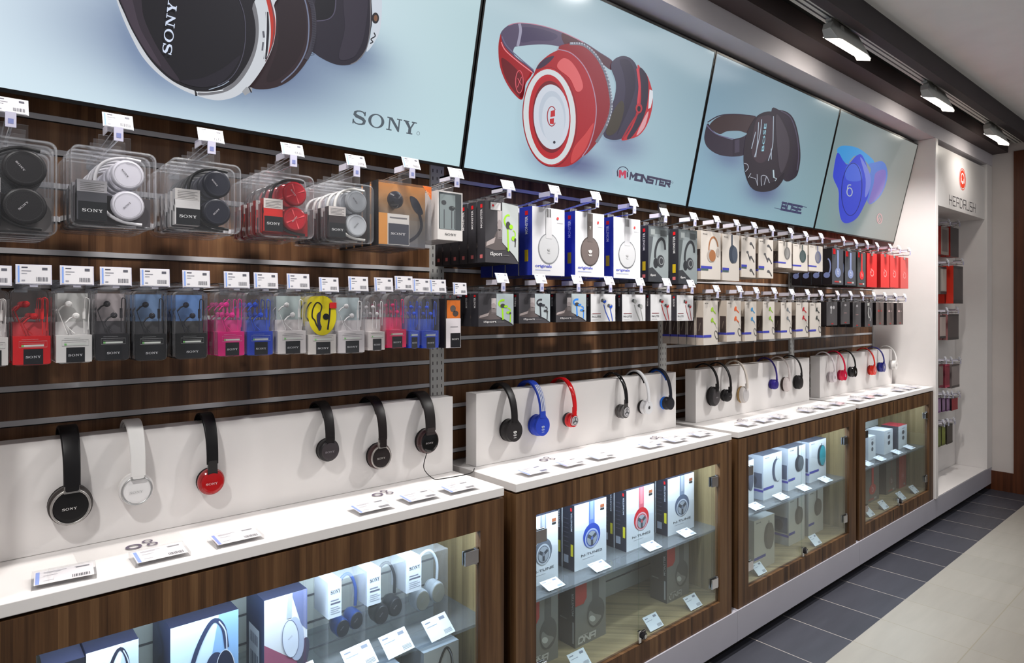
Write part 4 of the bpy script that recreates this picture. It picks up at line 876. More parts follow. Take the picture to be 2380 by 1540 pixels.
def a_isport(col, big=True):
    def art(m, f, w, h):
        if big: m.rect(f, w*.15, h*.86, w*.45, h*.985, (206, 204, 204), 3); m.ell(f, w*.22, h*.93, w*.03, w*.03, RED, 4, n=8)
        m.rect(f, w*.36, h*.40, w*.5, h*.86, (176, 168, 168), 1)
        athlete(m, f, w, h); m.poly(f, [(w*.50, h), (w, h*.97 if big else h), (w, h*.03), (w*.86, h*.14), (w*.5, h*.34)], (178, 184, 184) if big else (160, 170, 174), 3)
        dk = (60, 58, 56)
        m.oring(f, w*.69, h*.70, w*.12, h*.10, w*.045, col, 4, t0=70, t1=270, n=12); m.ell(f, w*.68, h*.63, w*.07, h*.065, dk if sum(col) > 250 else (36, 38, 44), 5, n=14); m.ell(f, w*.77, h*.61, w*.06, h*.04, col, 6, n=12)
        m.line(f, [(w*.67, h*.60), (w*.68, h*.42), (w*.69, h*.20)], w*.045, col, 4); m.oring(f, w*.85, h*.49, w*.055, h*.06, w*.03, col, 4, t0=-70, t1=110, n=10); m.ell(f, w*.84, h*.42, w*.055, h*.04, col, 5, n=12); m.ell(f, w*.90, h*.40, w*.03, h*.03, dk, 6, n=10); m.line(f, [(w*.91, h*.39), (w*.90, h*.12 if not big else h*.28)], w*.03, col if not big else dk, 4)
        m.text(f, 'iSport', w*.14, h*.10, h*.075, (226, 224, 224), 3, w=w*.36); m.rect(f, w*.53, h*.125, w*.72, h*.135, (120, 118, 120), 3)
    return art
def a_isporthp(m, f, w, h):
    m.rect(f, w*.05, h*.80, w*.95, h*.97, (86, 92, 94), 1); m.rect(f, w*.12, h*.84, w*.32, h*.94, (124, 130, 130), 2); m.rect(f, w*.60, h*.83, w*.92, h*.94, (64, 68, 70), 2)
    m.poly(f, [(w*.05, h*.24), (w*.88, h*.02), (w, h*.02), (w, h*.86), (w*.25, h*.86)], (124, 132, 134), 1)
    m.oring(f, w*.58, h*.54, w*.24, h*.25, w*.10, (44, 46, 50), 2, rot=-.25, t0=20, t1=215, n=18); m.ell(f, w*.36, h*.34, w*.12, h*.09, (40, 42, 46), 3, n=14); m.ell(f, w*.60, h*.38, w*.19, h*.11, (52, 54, 58), 4, -.2, n=16); m.oring(f, w*.63, h*.38, w*.11, h*.065, w*.03, (124, 128, 130), 5, n=14)
    m.poly(f, [(0, 0), (w*.9, 0), (w*.2, h*.26), (0, h*.24)], (50, 52, 56), 2); m.text(f, 'iSport', w*.10, h*.09, h*.05, (210, 210, 210), 3, w=w*.26)
def a_nlite(col):
    def art(m, f, w, h):
        m.line(f, [(w*.52, h*.62), (w*.60, h*.35), (w*.76, h*.02)], w*.03, col, 2); m.line(f, [(w*.78, h*.48), (w*.84, h*.25), (w*.88, h*.02)], w*.03, col, 2)
        for x, z in ((.50, .74), (.76, .56)):
            m.ell(f, w*(x-.03), h*(z+.03), w*.07, h*.06, (70, 72, 74), 3, n=12); m.ell(f, w*(x+.05), h*z, w*.065, h*.07, col, 4, n=12); m.ell(f, w*(x+.03), h*(z+.05), w*.045, h*.035, (150, 154, 152), 5, n=10)
        m.rect(f, w*.06, h*.28, w*.40, h*.305, (120, 60, 64), 2); m.text(f, 'N-LITE', w*.06, h*.15, h*.07, (60, 60, 64), 2, w=w*.34); m.rect(f, w*.06, h*.07, w*.30, h*.085, (160, 160, 160), 2)
    return art
def a_bose(kind, c1=(120, 92, 72), c2=(150, 150, 150), strip=None, lab=True):
    def art(m, f, w, h):
        m.text(f, 'BOSE', w*.10, h*.925, h*.022, (60, 58, 58), 2, w=w*.22)
        if kind == 'over': side_hp(m, f, w*.58, h*.62, w*.78, h*.56, c1, c2)
        elif kind == 'drop': m.rect(f, w*.52, h*.72, w*.60, h*1.0, c1, 2); m.ell(f, w*.60, h*.58, w*.22, h*.20, c1, 3, n=18); m.ell(f, w*.72, h*.57, w*.17, h*.18, c2, 4, n=18)
        elif kind == 'small': m.rect(f, w*.60, h*.74, w*.66, h, c1, 2); m.ell(f, w*.66, h*.56, w*.22, h*.24, c1, 3, n=18); m.ell(f, w*.62, h*.56, w*.15, h*.20, c2, 4, n=18)
        elif kind == 'oval':
            m.rect(f, w*.70, h*.80, w*.74, h*.90, c1, 1); m.ell(f, w*.68, h*.60, w*.21, h*.26, c1, 2, n=26); m.ell(f, w*.77, h*.585, w*.20, h*.265, mix(c1, c2, .3), 3, n=26); m.ell(f, w*.785, h*.585, w*.18, h*.25, c2, 4, n=26)
        elif kind == 'wire':
            for z in (.84, .50, .18): m.line(f, [(w*.72, h*z), (w*.90, h*(z-.12))], w*.05, (60, 60, 62), 2); m.ell(f, w*.66, h*z, w*.09, h*.035, (80, 80, 84), 3, n=10)
            m.line(f, [(w*.45, h*.60), (w*.62, h*.42)], w*.05, (70, 70, 74), 3); m.ell(f, w*.42, h*.62, w*.08, h*.03, (90, 90, 92), 3, n=10)
        elif kind == 'bud':
            for z in (.80, .56): m.ell(f, w*.60, h*z, w*.10, h*.045, c1, 3, .9, n=12); m.line(f, [(w*.60, h*z), (w*.85, h*(z-.10))], w*.05, c1, 2)
            m.line(f, [(w*.78, h*.48), (w*.95, h*.36)], w*.02, (150, 150, 150), 2); m.oring(f, w*.90, h*.22, w*.10, h*.10, w*.04, (90, 88, 88), 2, rot=.5, n=12)
        zz_ = {'over': .22, 'oval': .22, 'drop': .22, 'small': .16, 'wire': .25, 'bud': .17}[kind]
        m.rect(f, 0, h*zz_, w*(.55 if kind in ('bud', 'over', 'small', 'oval') else .38), h*(zz_+.055), (62, 66, 160), 2)
        if lab and kind in ('over', 'drop', 'wire'): m.rect(f, 0, h*(zz_-.04), w*.36, h*zz_, (70, 90, 90), 2)
    return art
def s_bose(m, f, w, h): m.rect(f, w*.10, h*.22, w*.92, h*.62, (62, 52, 50), 1); m.rect(f, 0, h*.17, w, h*.22, (62, 66, 160), 2); m.line(f, [(w*.4, h*.32), (w*.6, h*.5)], w*.1, (110, 100, 90), 2)
def a_beats(col, bg, tagc=RED):
    def art(m, f, w, h):
        flat_headphones(m, f, w*.50, h*.96, w*.50, h*.76, col, col, 2, .36); bmark(m, f, w*.5, h*.34, w*.14, mix(col, (255, 255, 255), .5), 6); m.rect(f, w*.06, h*.84, w*.28, h*.99, tagc, 4); m.rect(f, w*.20, h*.06, w*.60, h*.10, (170, 60, 60), 2); m.rect(f, w*.62, h*.06, w*.80, h*.11, (170, 170, 170), 2)
    return art
def a_red(m, f, w, h): m.oring(f, w*.5, h*.42, w*.16, h*.09, w*.05, (236, 130, 128), 2, n=16); m.line(f, [(w*.40, h*.42), (w*.42, h*.56)], w*.05, (236, 130, 128), 2); m.rect(f, w*.40, h*.93, w*.60, h*1.0, (150, 150, 150), 3)
def a_dark(kind):
    def art(m, f, w, h):
        c = (170, 168, 170)
        if kind == 0: m.ell(f, w*.42, h*.76, w*.10, h*.07, c, 2, n=10); m.ell(f, w*.66, h*.76, w*.10, h*.07, c, 2, n=10); m.line(f, [(w*.42, h*.72), (w*.40, h*.5)], w*.08, c, 2)
        elif kind == 1: m.ell(f, w*.5, h*.85, w*.12, h*.05, (150, 146, 150), 2, n=10); m.line(f, [(w*.35, h*.5), (w*.65, h*.5)], w*.03, (150, 120, 120), 2)
        elif kind == 2: m.oring(f, w*.5, h*.5, w*.3, h*.3, w*.05, c, 2, t0=-60, t1=60, n=12); m.line(f, [(w*.5, h*.8), (w*.4, h*.55), (w*.55, h*.35)], w*.10, (206, 206, 204), 3); m.rect(f, w*.3, h*.86, w*.55, h*.97, (200, 200, 196), 3)
        else: m.line(f, [(w*.22, h*.62), (w*.48, h*.62)], w*.09, (170, 52, 54) if kind == 3 else (190, 160, 160), 2); m.line(f, [(w*.62, h*.62), (w*.74, h*.62)], w*.07, (170, 60, 60) if kind == 3 else (170, 150, 150), 2)
        m.rect(f, w*.42, h*.05, w*.62, h*.10, (150, 50, 52), 2)
    return art

def clam_pack(w, h, d, cup, band, card, accent=None, sheet=None, cupmat='satin', full=False, card_top=(196, 194, 192), cr=None, bw_=.006):
    r = proto('headphone_clamshell'); zt = -.014; zb = zt-h; cr = cr or h*.195
    q = MB(); q.prism([(x-w/2, z+zb) for x, z in rrect(w, h, .014, 4)], .004, d-.004, 'clear', side='clear', sm=True, cap0=False, cap1=True)
    q.prism([(x-w/2, z+zb) for x, z in rrect(w, h, .014, 4)], .004, 0, 'clear', scale1=.955, sm=True, cap0=False)
    o = q.build('blister_shell', r)
    q = MB(); q.box(-.028, .028, .0045, .0075, zt-.002, .012, 'clear'); q.tube([(x-w/2, .005, z+zb) for x, z in rrect(w, h, .014, 3)], .0012, 'clear', n=5, closed=True); q.build('hang_tab', r)
    if sheet:
        q = MB(); q.box(-w/2+.008, w/2-.006, d-.007, d-.005, zb+.008, zb+h*.42, 'satin', sheet); q.box(-w/2+.006, -w/2+.007, .006, d-.006, zb+.008, zb+h*.5, 'satin', sheet)
        q.build('backing_sheet', r)
    q = MB(); cw, ch = w*.34, h*.50; x0 = -w/2+.010; q.box(x0, x0+cw, .0045, d-.008, zb+.012, zb+.012+ch, 'satin', mix(card, (150, 150, 150), .15), front=card)
    f = F((x0, .0045, zb+.012), (1, 0, 0), (0, 0, 1))
    q.rect(f, 0, ch*.70, cw, ch, card_top, 1)
    for k in range(5): q.rect(f, cw*.10, ch*(.74+k*.045), cw*(.9-.12*(k % 2)), ch*(.752+k*.045), (110, 108, 108), 2)
    q.rect(f, cw*.04, 0, cw, ch*.46, (20, 22, 26), 1); q.text(f, 'SONY', cw*.16, ch*.20, ch*.075, (214, 214, 216), 2, w=cw*.70)
    fs = F((x0, d-.008, zb+.012), (0, -1, 0), (0, 0, 1)); q.ell(fs, d*.35, ch*.45, d*.12, ch*.10, (30, 28, 30), 1, .4, n=12); q.ell(fs, d*.55, ch*.62, d*.10, ch*.10, (30, 28, 30), 1, .4, n=12)
    q.build('insert_card', r)
    cx = w*.16
    for k, cz in enumerate((zb+h*.70, zb+h*.30)):
        q = MB(); q.lathe((cx, 0, cz), [(cr*.9, d-.012), (cr, d-.018), (cr, .012), (cr*.94, .0085), (cr*.90, .0078)], cupmat, mix(cup, (20, 20, 20), .15), 24); q.lathe((cx, 0, cz), [(cr*.90, .0078), (cr*.86, .0072), (.0001, .0068)], cupmat, cup, 24)
        f = F((cx, .0066, cz), (1, 0, 0), (0, 0, 1)); lc = (70, 66, 70) if sum(cup) > 420 else (200, 196, 200)
        if accent:
            for a in (20, 105, 200, 285): q.poly(f, [(0, 0), (cr*.82*math.cos(math.radians(a)), cr*.82*math.sin(math.radians(a))), (cr*.82*math.cos(math.radians(a+9)), cr*.82*math.sin(math.radians(a+9)))], accent, 1, mat='gloss')
        q.oring(f, 0, 0, cr*.80, cr*.80, .0006, mix(cup, (90, 90, 90), .5), 1, n=20)
        an = math.radians(-52 if k == 0 else 48); q.text(f, 'SONY', -cr*.36*math.cos(an) - (.2*cr if k == 0 else -.0*cr), -cr*.36*math.sin(an), .0032, lc, 2, w=cr*.62, rot=an)
        q.build('ear_cup', r)
    q = MB(); path = [(cx+.024, zb+h*.90), (cx-.005, zb+h*.915), (cx-.028, zb+h*.88), (cx-.046, zb+h*.80), (cx-.055, zb+h*.66), (cx-.056, zb+h*.50), (cx-.050, zb+h*.34), (cx-.034, zb+h*.18), (cx-.008, zb+h*.09), (cx+.026, zb+h*.065)]
    s_ = smooth([(a, b) for a, b in path], 4, False); rows = []
    for i, (a, b) in enumerate(s_):
        p0, p1 = s_[max(0, i-1)], s_[min(len(s_)-1, i+1)]; dx, dz = p1[0]-p0[0], p1[1]-p0[1]; L_ = math.hypot(dx, dz); nx, nz = -dz/L_*.0028, dx/L_*.0028
        rows.append([(a-nx, .013, b-nz), (a+nx, .013, b+nz), (a+nx, d-.014, b+nz), (a-nx, d-.014, b-nz)])
    q.grid(rows, cupmat, band, True, cu=True); q.build('headband', r)
    return r
def bud_pack(w, h, d, cbot, cbud, kind=0, panel=None, ccol=None):
    r = proto('earphone_pack'); zt = -.010; zb = zt-h
    if kind != 2:
        q = MB(); rr = rrect(w, h, .010 if kind == 0 else .018, 4); q.prism([(x-w/2, max(z, .0)+zb) for x, z in rr], .002, d-.001, 'clear', sm=True, cap1=False); q.build('blister_shell', r)
    q = MB(); q.box(-.014, .014, .006, .0075, zt-.002, .010, 'clear'); q.build('hang_tab', r)
    q = MB(); hb = h*(.38 if kind == 0 else .34); q.box(-w/2+.002, w/2-.002, .0035, d-.003, zb+.002, zb+hb, 'satin', cbot)
    f = F((-w/2, .0035, zb), (1, 0, 0), (0, 0, 1)); lt = (226, 226, 226) if sum(cbot) < 420 else (96, 96, 100)
    q.rect(f, w*.29, .002, w*.78, h*.215, (14, 15, 20), 1); q.text(f, 'SONY', w*.34, h*.095, h*.028, (206, 206, 210), 2, w=w*.38)
    q.rect(f, w*.24, h*.245, w*.80, h*.270, (206, 210, 204), 1); q.rect(f, w*.24, h*.245, w*.30, h*.270, (120, 190, 110), 2)
    q.line(f, [(w*.18, h*.235), (w*.88, h*.235), (w*.88, h*.315), (w*.18, h*.315)], .0007, mix(lt, cbot, .35), 1, closed=True)
    for k in range(3): q.rect(f, w*.24, h*(.285+k*.026), w*(.82-.08*k), h*(.289+k*.026), mix(lt, cbot, .4), 1)
    q.build('insert_card', r)
    q = MB(); q.box(-w/2+.003, w/2-.003, d-.006, d-.0045, zb+hb, zb+h*.56, 'satin', mix(cbot, (140, 138, 140), .35)); 
    if panel: q.box(-w/2+.006, w/2-.006, d-.006, d-.0045, zb+h*.56, zb+h*.95, 'satin', panel)
    q.build('backing_sheet', r)
    for k, (a, b) in enumerate(((-.14, .80), (.06, .64)) if kind == 0 else ((-.12, .78), (.10, .66))):
        q = MB(); c = (w*a, .012, zb+h*b); s = .0062 if kind == 0 else .0050
        q.lathe((c[0], 0, c[2]), [(.0005, .006), (s*.7, .007), (s, .010), (s*.9, .014), (s*.45, .017)], 'gloss', cbud, 14)
        if kind == 0: q.tube([(c[0], .013, c[2]), (c[0]-w*.16, .012, c[2]-h*.035), (c[0]-w*.26, .012, c[2]-h*.09)], .0016, 'satin', cbud, 6)
        q.tube(smooth([(c[0]-(w*.26 if kind == 0 else 0), .012, c[2]-(h*.09 if kind == 0 else .004)), (c[0]-(w*.22 if kind == 0 else 0), .012, c[2]-h*.15), (c[0]-.002, .011, zb+h*.40)], 4, False), .0008, 'satin', cbud, 5)
        q.build('earbud', r)
    q = MB(); q.tube(smooth([(w*.27, .010, zb+h*.40), (w*.27, .010, zb+h*.60), (w*.29, .010, zb+h*.86), (w*.36, .010, zb+h*.88), (w*.41, .010, zb+h*.82), (w*.38, .010, zb+h*.45)], 4, False), .0010, 'satin', ccol or cbud, 5); q.tube([(w*.27, .010, zb+h*.60), (w*.27, .010, zb+h*.74)], .0026, 'satin', ccol or cbud, 8); q.build('cable', r)
    return r

# ------------------------------------------------------------------ filling the slatwall
NTH = ['front of its hook', 'second on its hook', 'third on its hook', 'fourth on its hook', 'fifth on its hook', 'sixth on its hook']
def hang(make, uL, uR, vT, vB, y, n, pitch, desc, cat, grp, style, cardw, cardh, rise, red=False, tz=.012, jit=0, cardy=None):
    xl, xr = X(uL, y), X(uR, y); um = (uL+uR)/2; zt = Z(um, vT, y); zb = Z(um, vB, y); w = xr-xl; h = zt-zb; x = (xl+xr)/2; z = zt+tz
    r = make(w, h); r.location = (x, y, z); items = [r]
    for k in range(1, n): items.append(dup(r, loc=(x+random.uniform(-jit, jit), y+k*pitch, z-abs(random.uniform(0, jit))*.3)))
    for k, o in enumerate(items): tag(o, desc+', '+NTH[k], cat, grp)
    hook(x, y, z, style, cardw, cardh, rise, 'hook and price card of the ' + desc, 'peg hooks with price cards', red)
    return items
random.seed(7)
Y1, Y2 = 1.50, 1.515
G1 = 'clear clamshell headphones on the upper left row'
D1 = .034
def cl1(uL, uR, vT, vB, desc, n=5, **k): hang(lambda w, h: clam_pack(w, h, D1, **k), uL, uR, vT, vB, Y1, n, .043, desc, 'packaged headphones', G1, 'tilt', .050, .031, .020, tz=.014, jit=.0025)
cl1(-98, 133, 316, 541, 'black headphones in clear clamshell at the left edge', cup=(26, 24, 26), band=(20, 19, 20), card=(60, 58, 60), sheet=(96, 92, 92))
cl1(165, 364, 346, 528, 'white headphones in clear clamshell, larger pair', cup=(206, 204, 214), band=(216, 214, 218), card=(70, 70, 76), card_top=(150, 148, 152), sheet=(74, 70, 74))
cl1(396, 561, 374, 538, 'black headphones in clear clamshell with pale card', cup=(24, 26, 40), band=(18, 18, 20), card=(206, 204, 204), card_top=(196, 192, 190))
cl1(604, 731, 402, 551, 'metallic red headphones in clear clamshell', cup=(176, 16, 34), band=(20, 18, 18), card=(196, 34, 28), accent=(236, 90, 96), cupmat='gloss', sheet=(150, 22, 24), card_top=(206, 200, 196))
cl1(757, 870, 424, 563, 'silver and white headphones in clear clamshell', cup=(190, 194, 200), band=(222, 220, 216), card=(50, 40, 42), card_top=(196, 190, 188), sheet=(60, 44, 46))
def orange_pack(w, h):
    d = .036; r = proto('earphone_box'); zt = -.012; zb = zt-h
    q = MB(); q.box(-w/2, w/2, d-.004, d, zb, zt, 'satin', (60, 56, 60), front=(168, 122, 72)); q.box(-w/2, -w/2+.001, 0, d-.004, zb, zt, 'satin', (34, 30, 32)); f = F((-w/2, d-.004, zb), (1, 0, 0), (0, 0, 1))
    for k in range(10): q.rect(f, 0, h*(.45+k*.055), w, h*(.45+(k+1)*.055), mix((150, 128, 104), (206, 134, 50), k/9), 1)
    for k in range(6): q.rect(f, 0, h*k*.075, w, h*(k+1)*.075, mix((120, 118, 124), (150, 136, 120), k/5), 1)
    q.line(f, smooth([(w*.80, h*.72), (w*.90, h*.52), (w*.92, h*.34), (w*.80, h*.18), (w*.55, h*.06), (w*.35, h*.07)], 5, False), w*.055, (48, 46, 58), 2)
    q.poly(f, smooth([(w*.70, h*.84), (w*.84, h*.80), (w*.95, h*.62), (w*.93, h*.56), (w*.82, h*.58), (w*.73, h*.70)], 3), (40, 42, 52), 3); q.build('backing_card', r)
    q = MB(); q.box(-w/2, w/2, 0, d-.0045, zb, zt, 'clear'); q.build('clear_box', r)
    q = MB(); q.lathe((-w*.12, 0, zb+h*.74), [(.0003, .004), (.014, .007), (.0225, .016), (.0235, .022), (.016, .030)], 'gloss', (22, 22, 34), 24); q.build('earbud', r)
    q = MB(); cw = w*.40; q.box(-w/2+w*.17, -w/2+w*.17+cw, .0012, .004, zb+h*.02, zb+h*.50, 'satin', (206, 202, 198)); q.box(-w/2+.002, -w/2+w*.17, .0012, .004, zb+h*.02, zb+h*.50, 'satin', (206, 140, 66)); f = F((-w/2+w*.17, .0012, zb+h*.02), (1, 0, 0), (0, 0, 1))
    q.rect(f, cw*.04, h*.01, cw*.98, h*.33, (60, 62, 74), 1); q.text(f, 'SONY', cw*.14, h*.155, h*.034, (216, 214, 216), 2, w=cw*.68); q.rect(f, cw*.10, h*.41, cw*.9, h*.43, (110, 108, 112), 1); q.build('insert_card', r)
    q = MB(); f = F((-w/2, 0, zb), (1, 0, 0), (0, 0, 1)); q.poly(f, [(w*.82, h*.995), (w*.995, h*.995), (w*.995, h*.78)], (226, 112, 44), 3); q.text(f, 'NFC', w*.87, h*.90, h*.04, (240, 200, 160), 4, w=w*.10, rot=-.7); q.build('corner_flash', r)
    q = MB(); q.box(-.02, .02, .004, .005, zt-.001, .010, 'clear'); q.build('hang_tab', r); return r
hang(orange_pack, 879, 1003, 425, 573, Y1, 5, .046, 'orange backed clear earphone box', 'packaged earphones', 'orange backed earphone boxes', 'tilt', .050, .031, .020)
def window_pack(w, h):
    def art(m, f, a, b):
        m.rect(f, a*.05, b*.22, a*.95, b*.97, (66, 72, 76), 1); m.rect(f, a*.08, b*.22, a*.70, b*.93, (120, 130, 132), 2); m.ell(f, a*.24, b*.76, a*.10, b*.05, (60, 62, 66), 3, n=10); m.ell(f, a*.56, b*.66, a*.12, b*.05, (52, 54, 58), 3, n=10); m.rect(f, a*.56, b*.66, a*.72, b*.69, (80, 84, 86), 4)
        for x in (.24, .54, .66): m.rect(f, a*x, b*.24, a*(x+.03), b*.62, (76, 78, 82), 3)
        m.text(f, 'SONY', a*.28, b*.095, b*.045, (60, 60, 62), 2, w=a*.46)
    return box_pack('earphone_box', w, h, .034, (206, 202, 200), (196, 190, 188), art)
hang(window_pack, 1017, 1075, 445, 558, Y1, 4, .040, 'narrow white box with dark earphone window', 'packaged earphones', 'white window earphone boxes', 'tilt', .046, .030, .020, True)
GM = 'dark sports earphone boxes'
def bx(front, side, art, sart, d, name='boxed_headphones', **k): return lambda w, h: box_pack(name, w, h, d, front, side, art, sart, **k)
hang(bx((62, 60, 64), (50, 49, 54), a_isport((150, 206, 34)), s_monster(), .038, 'boxed_earphones'), 1128, 1204, 470, 611, Y1-.01, 6, .044, 'tall dark sports earphone box with lime green earbuds', 'boxed earphones', GM, 'tilt', .046, .030, .020)
GO = 'white and blue headphone boxes'
hang(bx((196, 196, 200), BLUE, a_originals((184, 184, 187), (120, 122, 126), (178, 179, 182)), s_originals, .060), 1237, 1312, 483, 640, Y1-.01, 4, .066, 'white box with pale headphones, blue spine, nearest of three', 'boxed headphones', GO, 'tilt', .044, .030, .026)
hang(bx((196, 196, 200), BLUE, a_originals((92, 84, 82), (60, 54, 52), (98, 88, 86)), s_originals, .060), 1337, 1404, 494, 643, Y1-.01, 4, .066, 'white box with brown three-leaf headphones, blue spine', 'boxed headphones', GO, 'tilt', .044, .030, .026)
hang(bx((196, 196, 200), BLUE, a_originals((180, 180, 184), (96, 98, 102), (174, 175, 178)), s_originals, .060), 1426, 1488, 507, 647, Y1-.01, 4, .066, 'white box with pale headphones, blue spine, farthest of three', 'boxed headphones', GO, 'tilt', .044, .030, .026)
GI = 'dark grey headphone boxes'
hang(bx((70, 74, 78), (46, 46, 52), a_isporthp, s_monster(True), .042), 1507, 1553, 526, 655, Y1, 5, .047, 'dark grey headphone box beside the white blue-spined box', 'boxed headphones', GI, 'tilt', .044, .030, .024)
hang(bx((72, 78, 80), (46, 46, 52), a_isporthp, s_monster(True), .042), 1577, 1620, 534, 660, Y1, 5, .047, 'dark grey headphone box beside the beige boxes', 'boxed headphones', GI, 'tilt', .044, .030, .024)
GB = 'beige headphone boxes on the upper row'; BF, BS = (192, 185, 178), (176, 165, 154)
def bo(kind, uL, uR, vT, vB, desc, d=.034, n=4, cat='boxed headphones', **k): hang(bx(BF, BS, a_bose(kind, **k), s_bose, d, 'boxed_'+('earphones' if 'ear' in cat else 'headphones')), uL, uR, vT, vB, Y1, n, d+.005, desc, cat, GB if vT < 650 else 'beige earphone boxes on the lower row', 'tilt', .040, .028, .022)
bo('over', 1629, 1675, 538, 649, 'beige box with brown and tan over-ear headphones', c1=(150, 100, 66), c2=(160, 152, 146))
bo('drop', 1679, 1718, 545, 652, 'beige box with hanging blue black headphones', c1=(54, 62, 76), c2=(70, 78, 92))
bo('wire', 1723, 1756, 550, 644, 'beige box with thin grey wired earbuds, left one', cat='boxed earphones')
bo('wire', 1763, 1797, 556, 646, 'beige box with thin grey wired earbuds, right one', cat='boxed earphones')
bo('small', 1809, 1840, 561, 622, 'short beige box with grey oval headphones', c1=(110, 108, 108), c2=(140, 138, 136))
bo('small', 1843, 1877, 568, 629, 'short beige box with dark green headphones', c1=(60, 78, 78), c2=(84, 96, 98))
bo('small', 1880, 1912, 571, 630, 'short beige box with slate blue headphones', c1=(98, 104, 140), c2=(120, 120, 130))
def s_bluehp(m, f, w, h): m.oring(f, w*.5, h*.5, w*.34, h*.22, w*.14, (132, 144, 190), 2, t0=-100, t1=80, n=14); m.ell(f, w*.45, h*.26, w*.34, h*.08, (120, 132, 180), 3, n=12)
GK = 'dark headphone boxes on the upper row'
hang(bx((74, 76, 84), (26, 22, 26), a_beats((128, 140, 178), None), s_bluehp, .050), 1934, 1960, 578, 661, Y1, 4, .055, 'dark box with pale blue headphones, nearest of two', 'boxed headphones', GK, 'tilt', .036, .026, .026, True)
hang(bx((74, 76, 82), (26, 22, 26), a_beats((128, 140, 178), None), s_bluehp, .050), 1964, 1989, 584, 663, Y1, 4, .055, 'dark box with pale blue headphones, farther of two', 'boxed headphones', GK, 'tilt', .036, .026, .026, True)
hang(bx((72, 74, 76), (60, 62, 60), a_beats((200, 50, 54), None), None, .050), 1993, 2012, 586, 666, Y1, 4, .055, 'dark box with bright red headphones printed', 'boxed headphones', GK, 'tilt', .036, .026, .026, True)
GR = 'red headphone boxes at the far right'
for uL, uR, vT, vB, c, dd in ((2015, 2038, 589, 667, (188, 44, 44), 'red box beside the dark boxes, leftmost of four'), (2047, 2067, 591, 668, (192, 54, 52), 'red box, second of four at far right'), (2069, 2088, 594, 668, (194, 62, 60), 'red box, third of four at far right'), (2093, 2111, 598, 670, (190, 80, 76), 'pale red box at the end, rightmost of four')):
    hang(bx(c, mix(c, (120, 0, 0), .35), a_red, None, .050), uL, uR, vT, vB, Y1, 4, .055, dd, 'boxed headphones', GR, 'tilt', .034, .025, .024, jit=.0)

# lower row
GE = 'clear earphone packs on the lower left row'
def bp_(uL, uR, vT, vB, desc, cbot, cbud, n=4, **k): hang(lambda w, h: bud_pack(w, h, .030, cbot, cbud, **k), uL, uR, vT, vB, Y2, n, .036, desc, 'packaged earphones', GE, 'front', .051, .034, .003, tz=.010, jit=.0012)
bp_(-62, 22, 674, 853, 'white earphones in clear pack cut by the left edge', (206, 202, 200), (214, 210, 208))
bp_(27, 121, 671, 849, 'red earphones in clear pack with red base', (196, 16, 24), (170, 20, 26), ccol=(206, 30, 34))
bp_(128, 217, 672, 844, 'white earphones in clear pack next to the red one', (214, 212, 210), (222, 220, 218), panel=(168, 168, 166))
bp_(221, 302, 673, 838, 'black earphones in clear pack with dark base', (30, 28, 32), (40, 38, 42), panel=(150, 142, 144))
bp_(313, 389, 675, 838, 'black earphones on a blue grey panel, left pack', (14, 14, 17), (24, 24, 32), panel=(92, 116, 150))
bp_(408, 483, 677, 834, 'black earphones on a blue grey panel, right pack', (13, 13, 14), (26, 26, 40), panel=(84, 116, 166))
bp_(506, 571, 678, 828, 'pink earphones in wide clear pack with magenta base', (206, 24, 116), (206, 36, 130))
bp_(574, 637, 679, 826, 'blue earphones in wide clear pack with blue base', (28, 60, 172), (36, 76, 196))
bp_(645, 714, 680, 823, 'white earphones in clear pack left of the yellow one', (204, 198, 198), (206, 204, 204), panel=(150, 162, 162))
def yellow_pack(w, h):
    r = bud_pack(w, h, .030, (204, 198, 194), (40, 40, 44), kind=2)
    q = MB(); f = F((-w/2, .0024, -.010-h), (1, 0, 0), (0, 0, 1)); q.ell(f, w*.50, h*.66, w*.48, h*.335, (186, 172, 26), 0, n=32)
    q.line(f, smooth([(w*.42, h*.41), (w*.30, h*.50), (w*.24, h*.58), (w*.15, h*.64), (w*.18, h*.78), (w*.32, h*.88), (w*.47, h*.82), (w*.42, h*.70), (w*.36, h*.60), (w*.46, h*.46)], 4, False), w*.045, (34, 32, 30), 1)
    q.poly(f, smooth([(w*.30, h*.66), (w*.44, h*.72), (w*.42, h*.56), (w*.46, h*.44), (w*.36, h*.42)], 3), (44, 44, 66), 2); q.ell(f, w*.62, h*.64, w*.11, h*.055, (26, 26, 28), 2, n=12); q.line(f, smooth([(w*.76, h*.86), (w*.74, h*.66), (w*.68, h*.42)], 4, False), w*.06, (36, 34, 36), 1); q.rect(f, w*.74, h*.78, w*.98, h*.88, (196, 40, 40), 3)
    q.build('front_print', r); q = MB(); q.prism([(x-w/2, z-.010-h) for x, z in rrect(w, h, .018, 4)], .003, .029, 'clear', sm=True, cap1=False); q.build('blister_shell', r); return r
hang(yellow_pack, 716, 784, 686, 824, Y2, 4, .036, 'yellow fronted sports earphone pack', 'packaged earphones', GE, 'front', .047, .033, .003, tz=.010)
bp_(786, 850, 684, 821, 'white earphones in clear pack right of the yellow one', (204, 198, 200), (206, 204, 206), panel=(150, 162, 166))
bp_(856, 897, 685, 815, 'slim pack with pale base and white earbuds', (212, 204, 202), (210, 206, 208), kind=1)
bp_(899, 947, 681, 809, 'slim pack with hot pink base and pink earbuds', (214, 22, 84), (214, 40, 110), kind=1)
bp_(950, 978, 686, 810, 'slim pack with royal blue base beside the pink one', (30, 66, 186), (36, 80, 206), kind=1)
bp_(981, 1022, 687, 810, 'slim pack with royal blue base beside the orange one', (30, 66, 186), (36, 80, 206), kind=1)
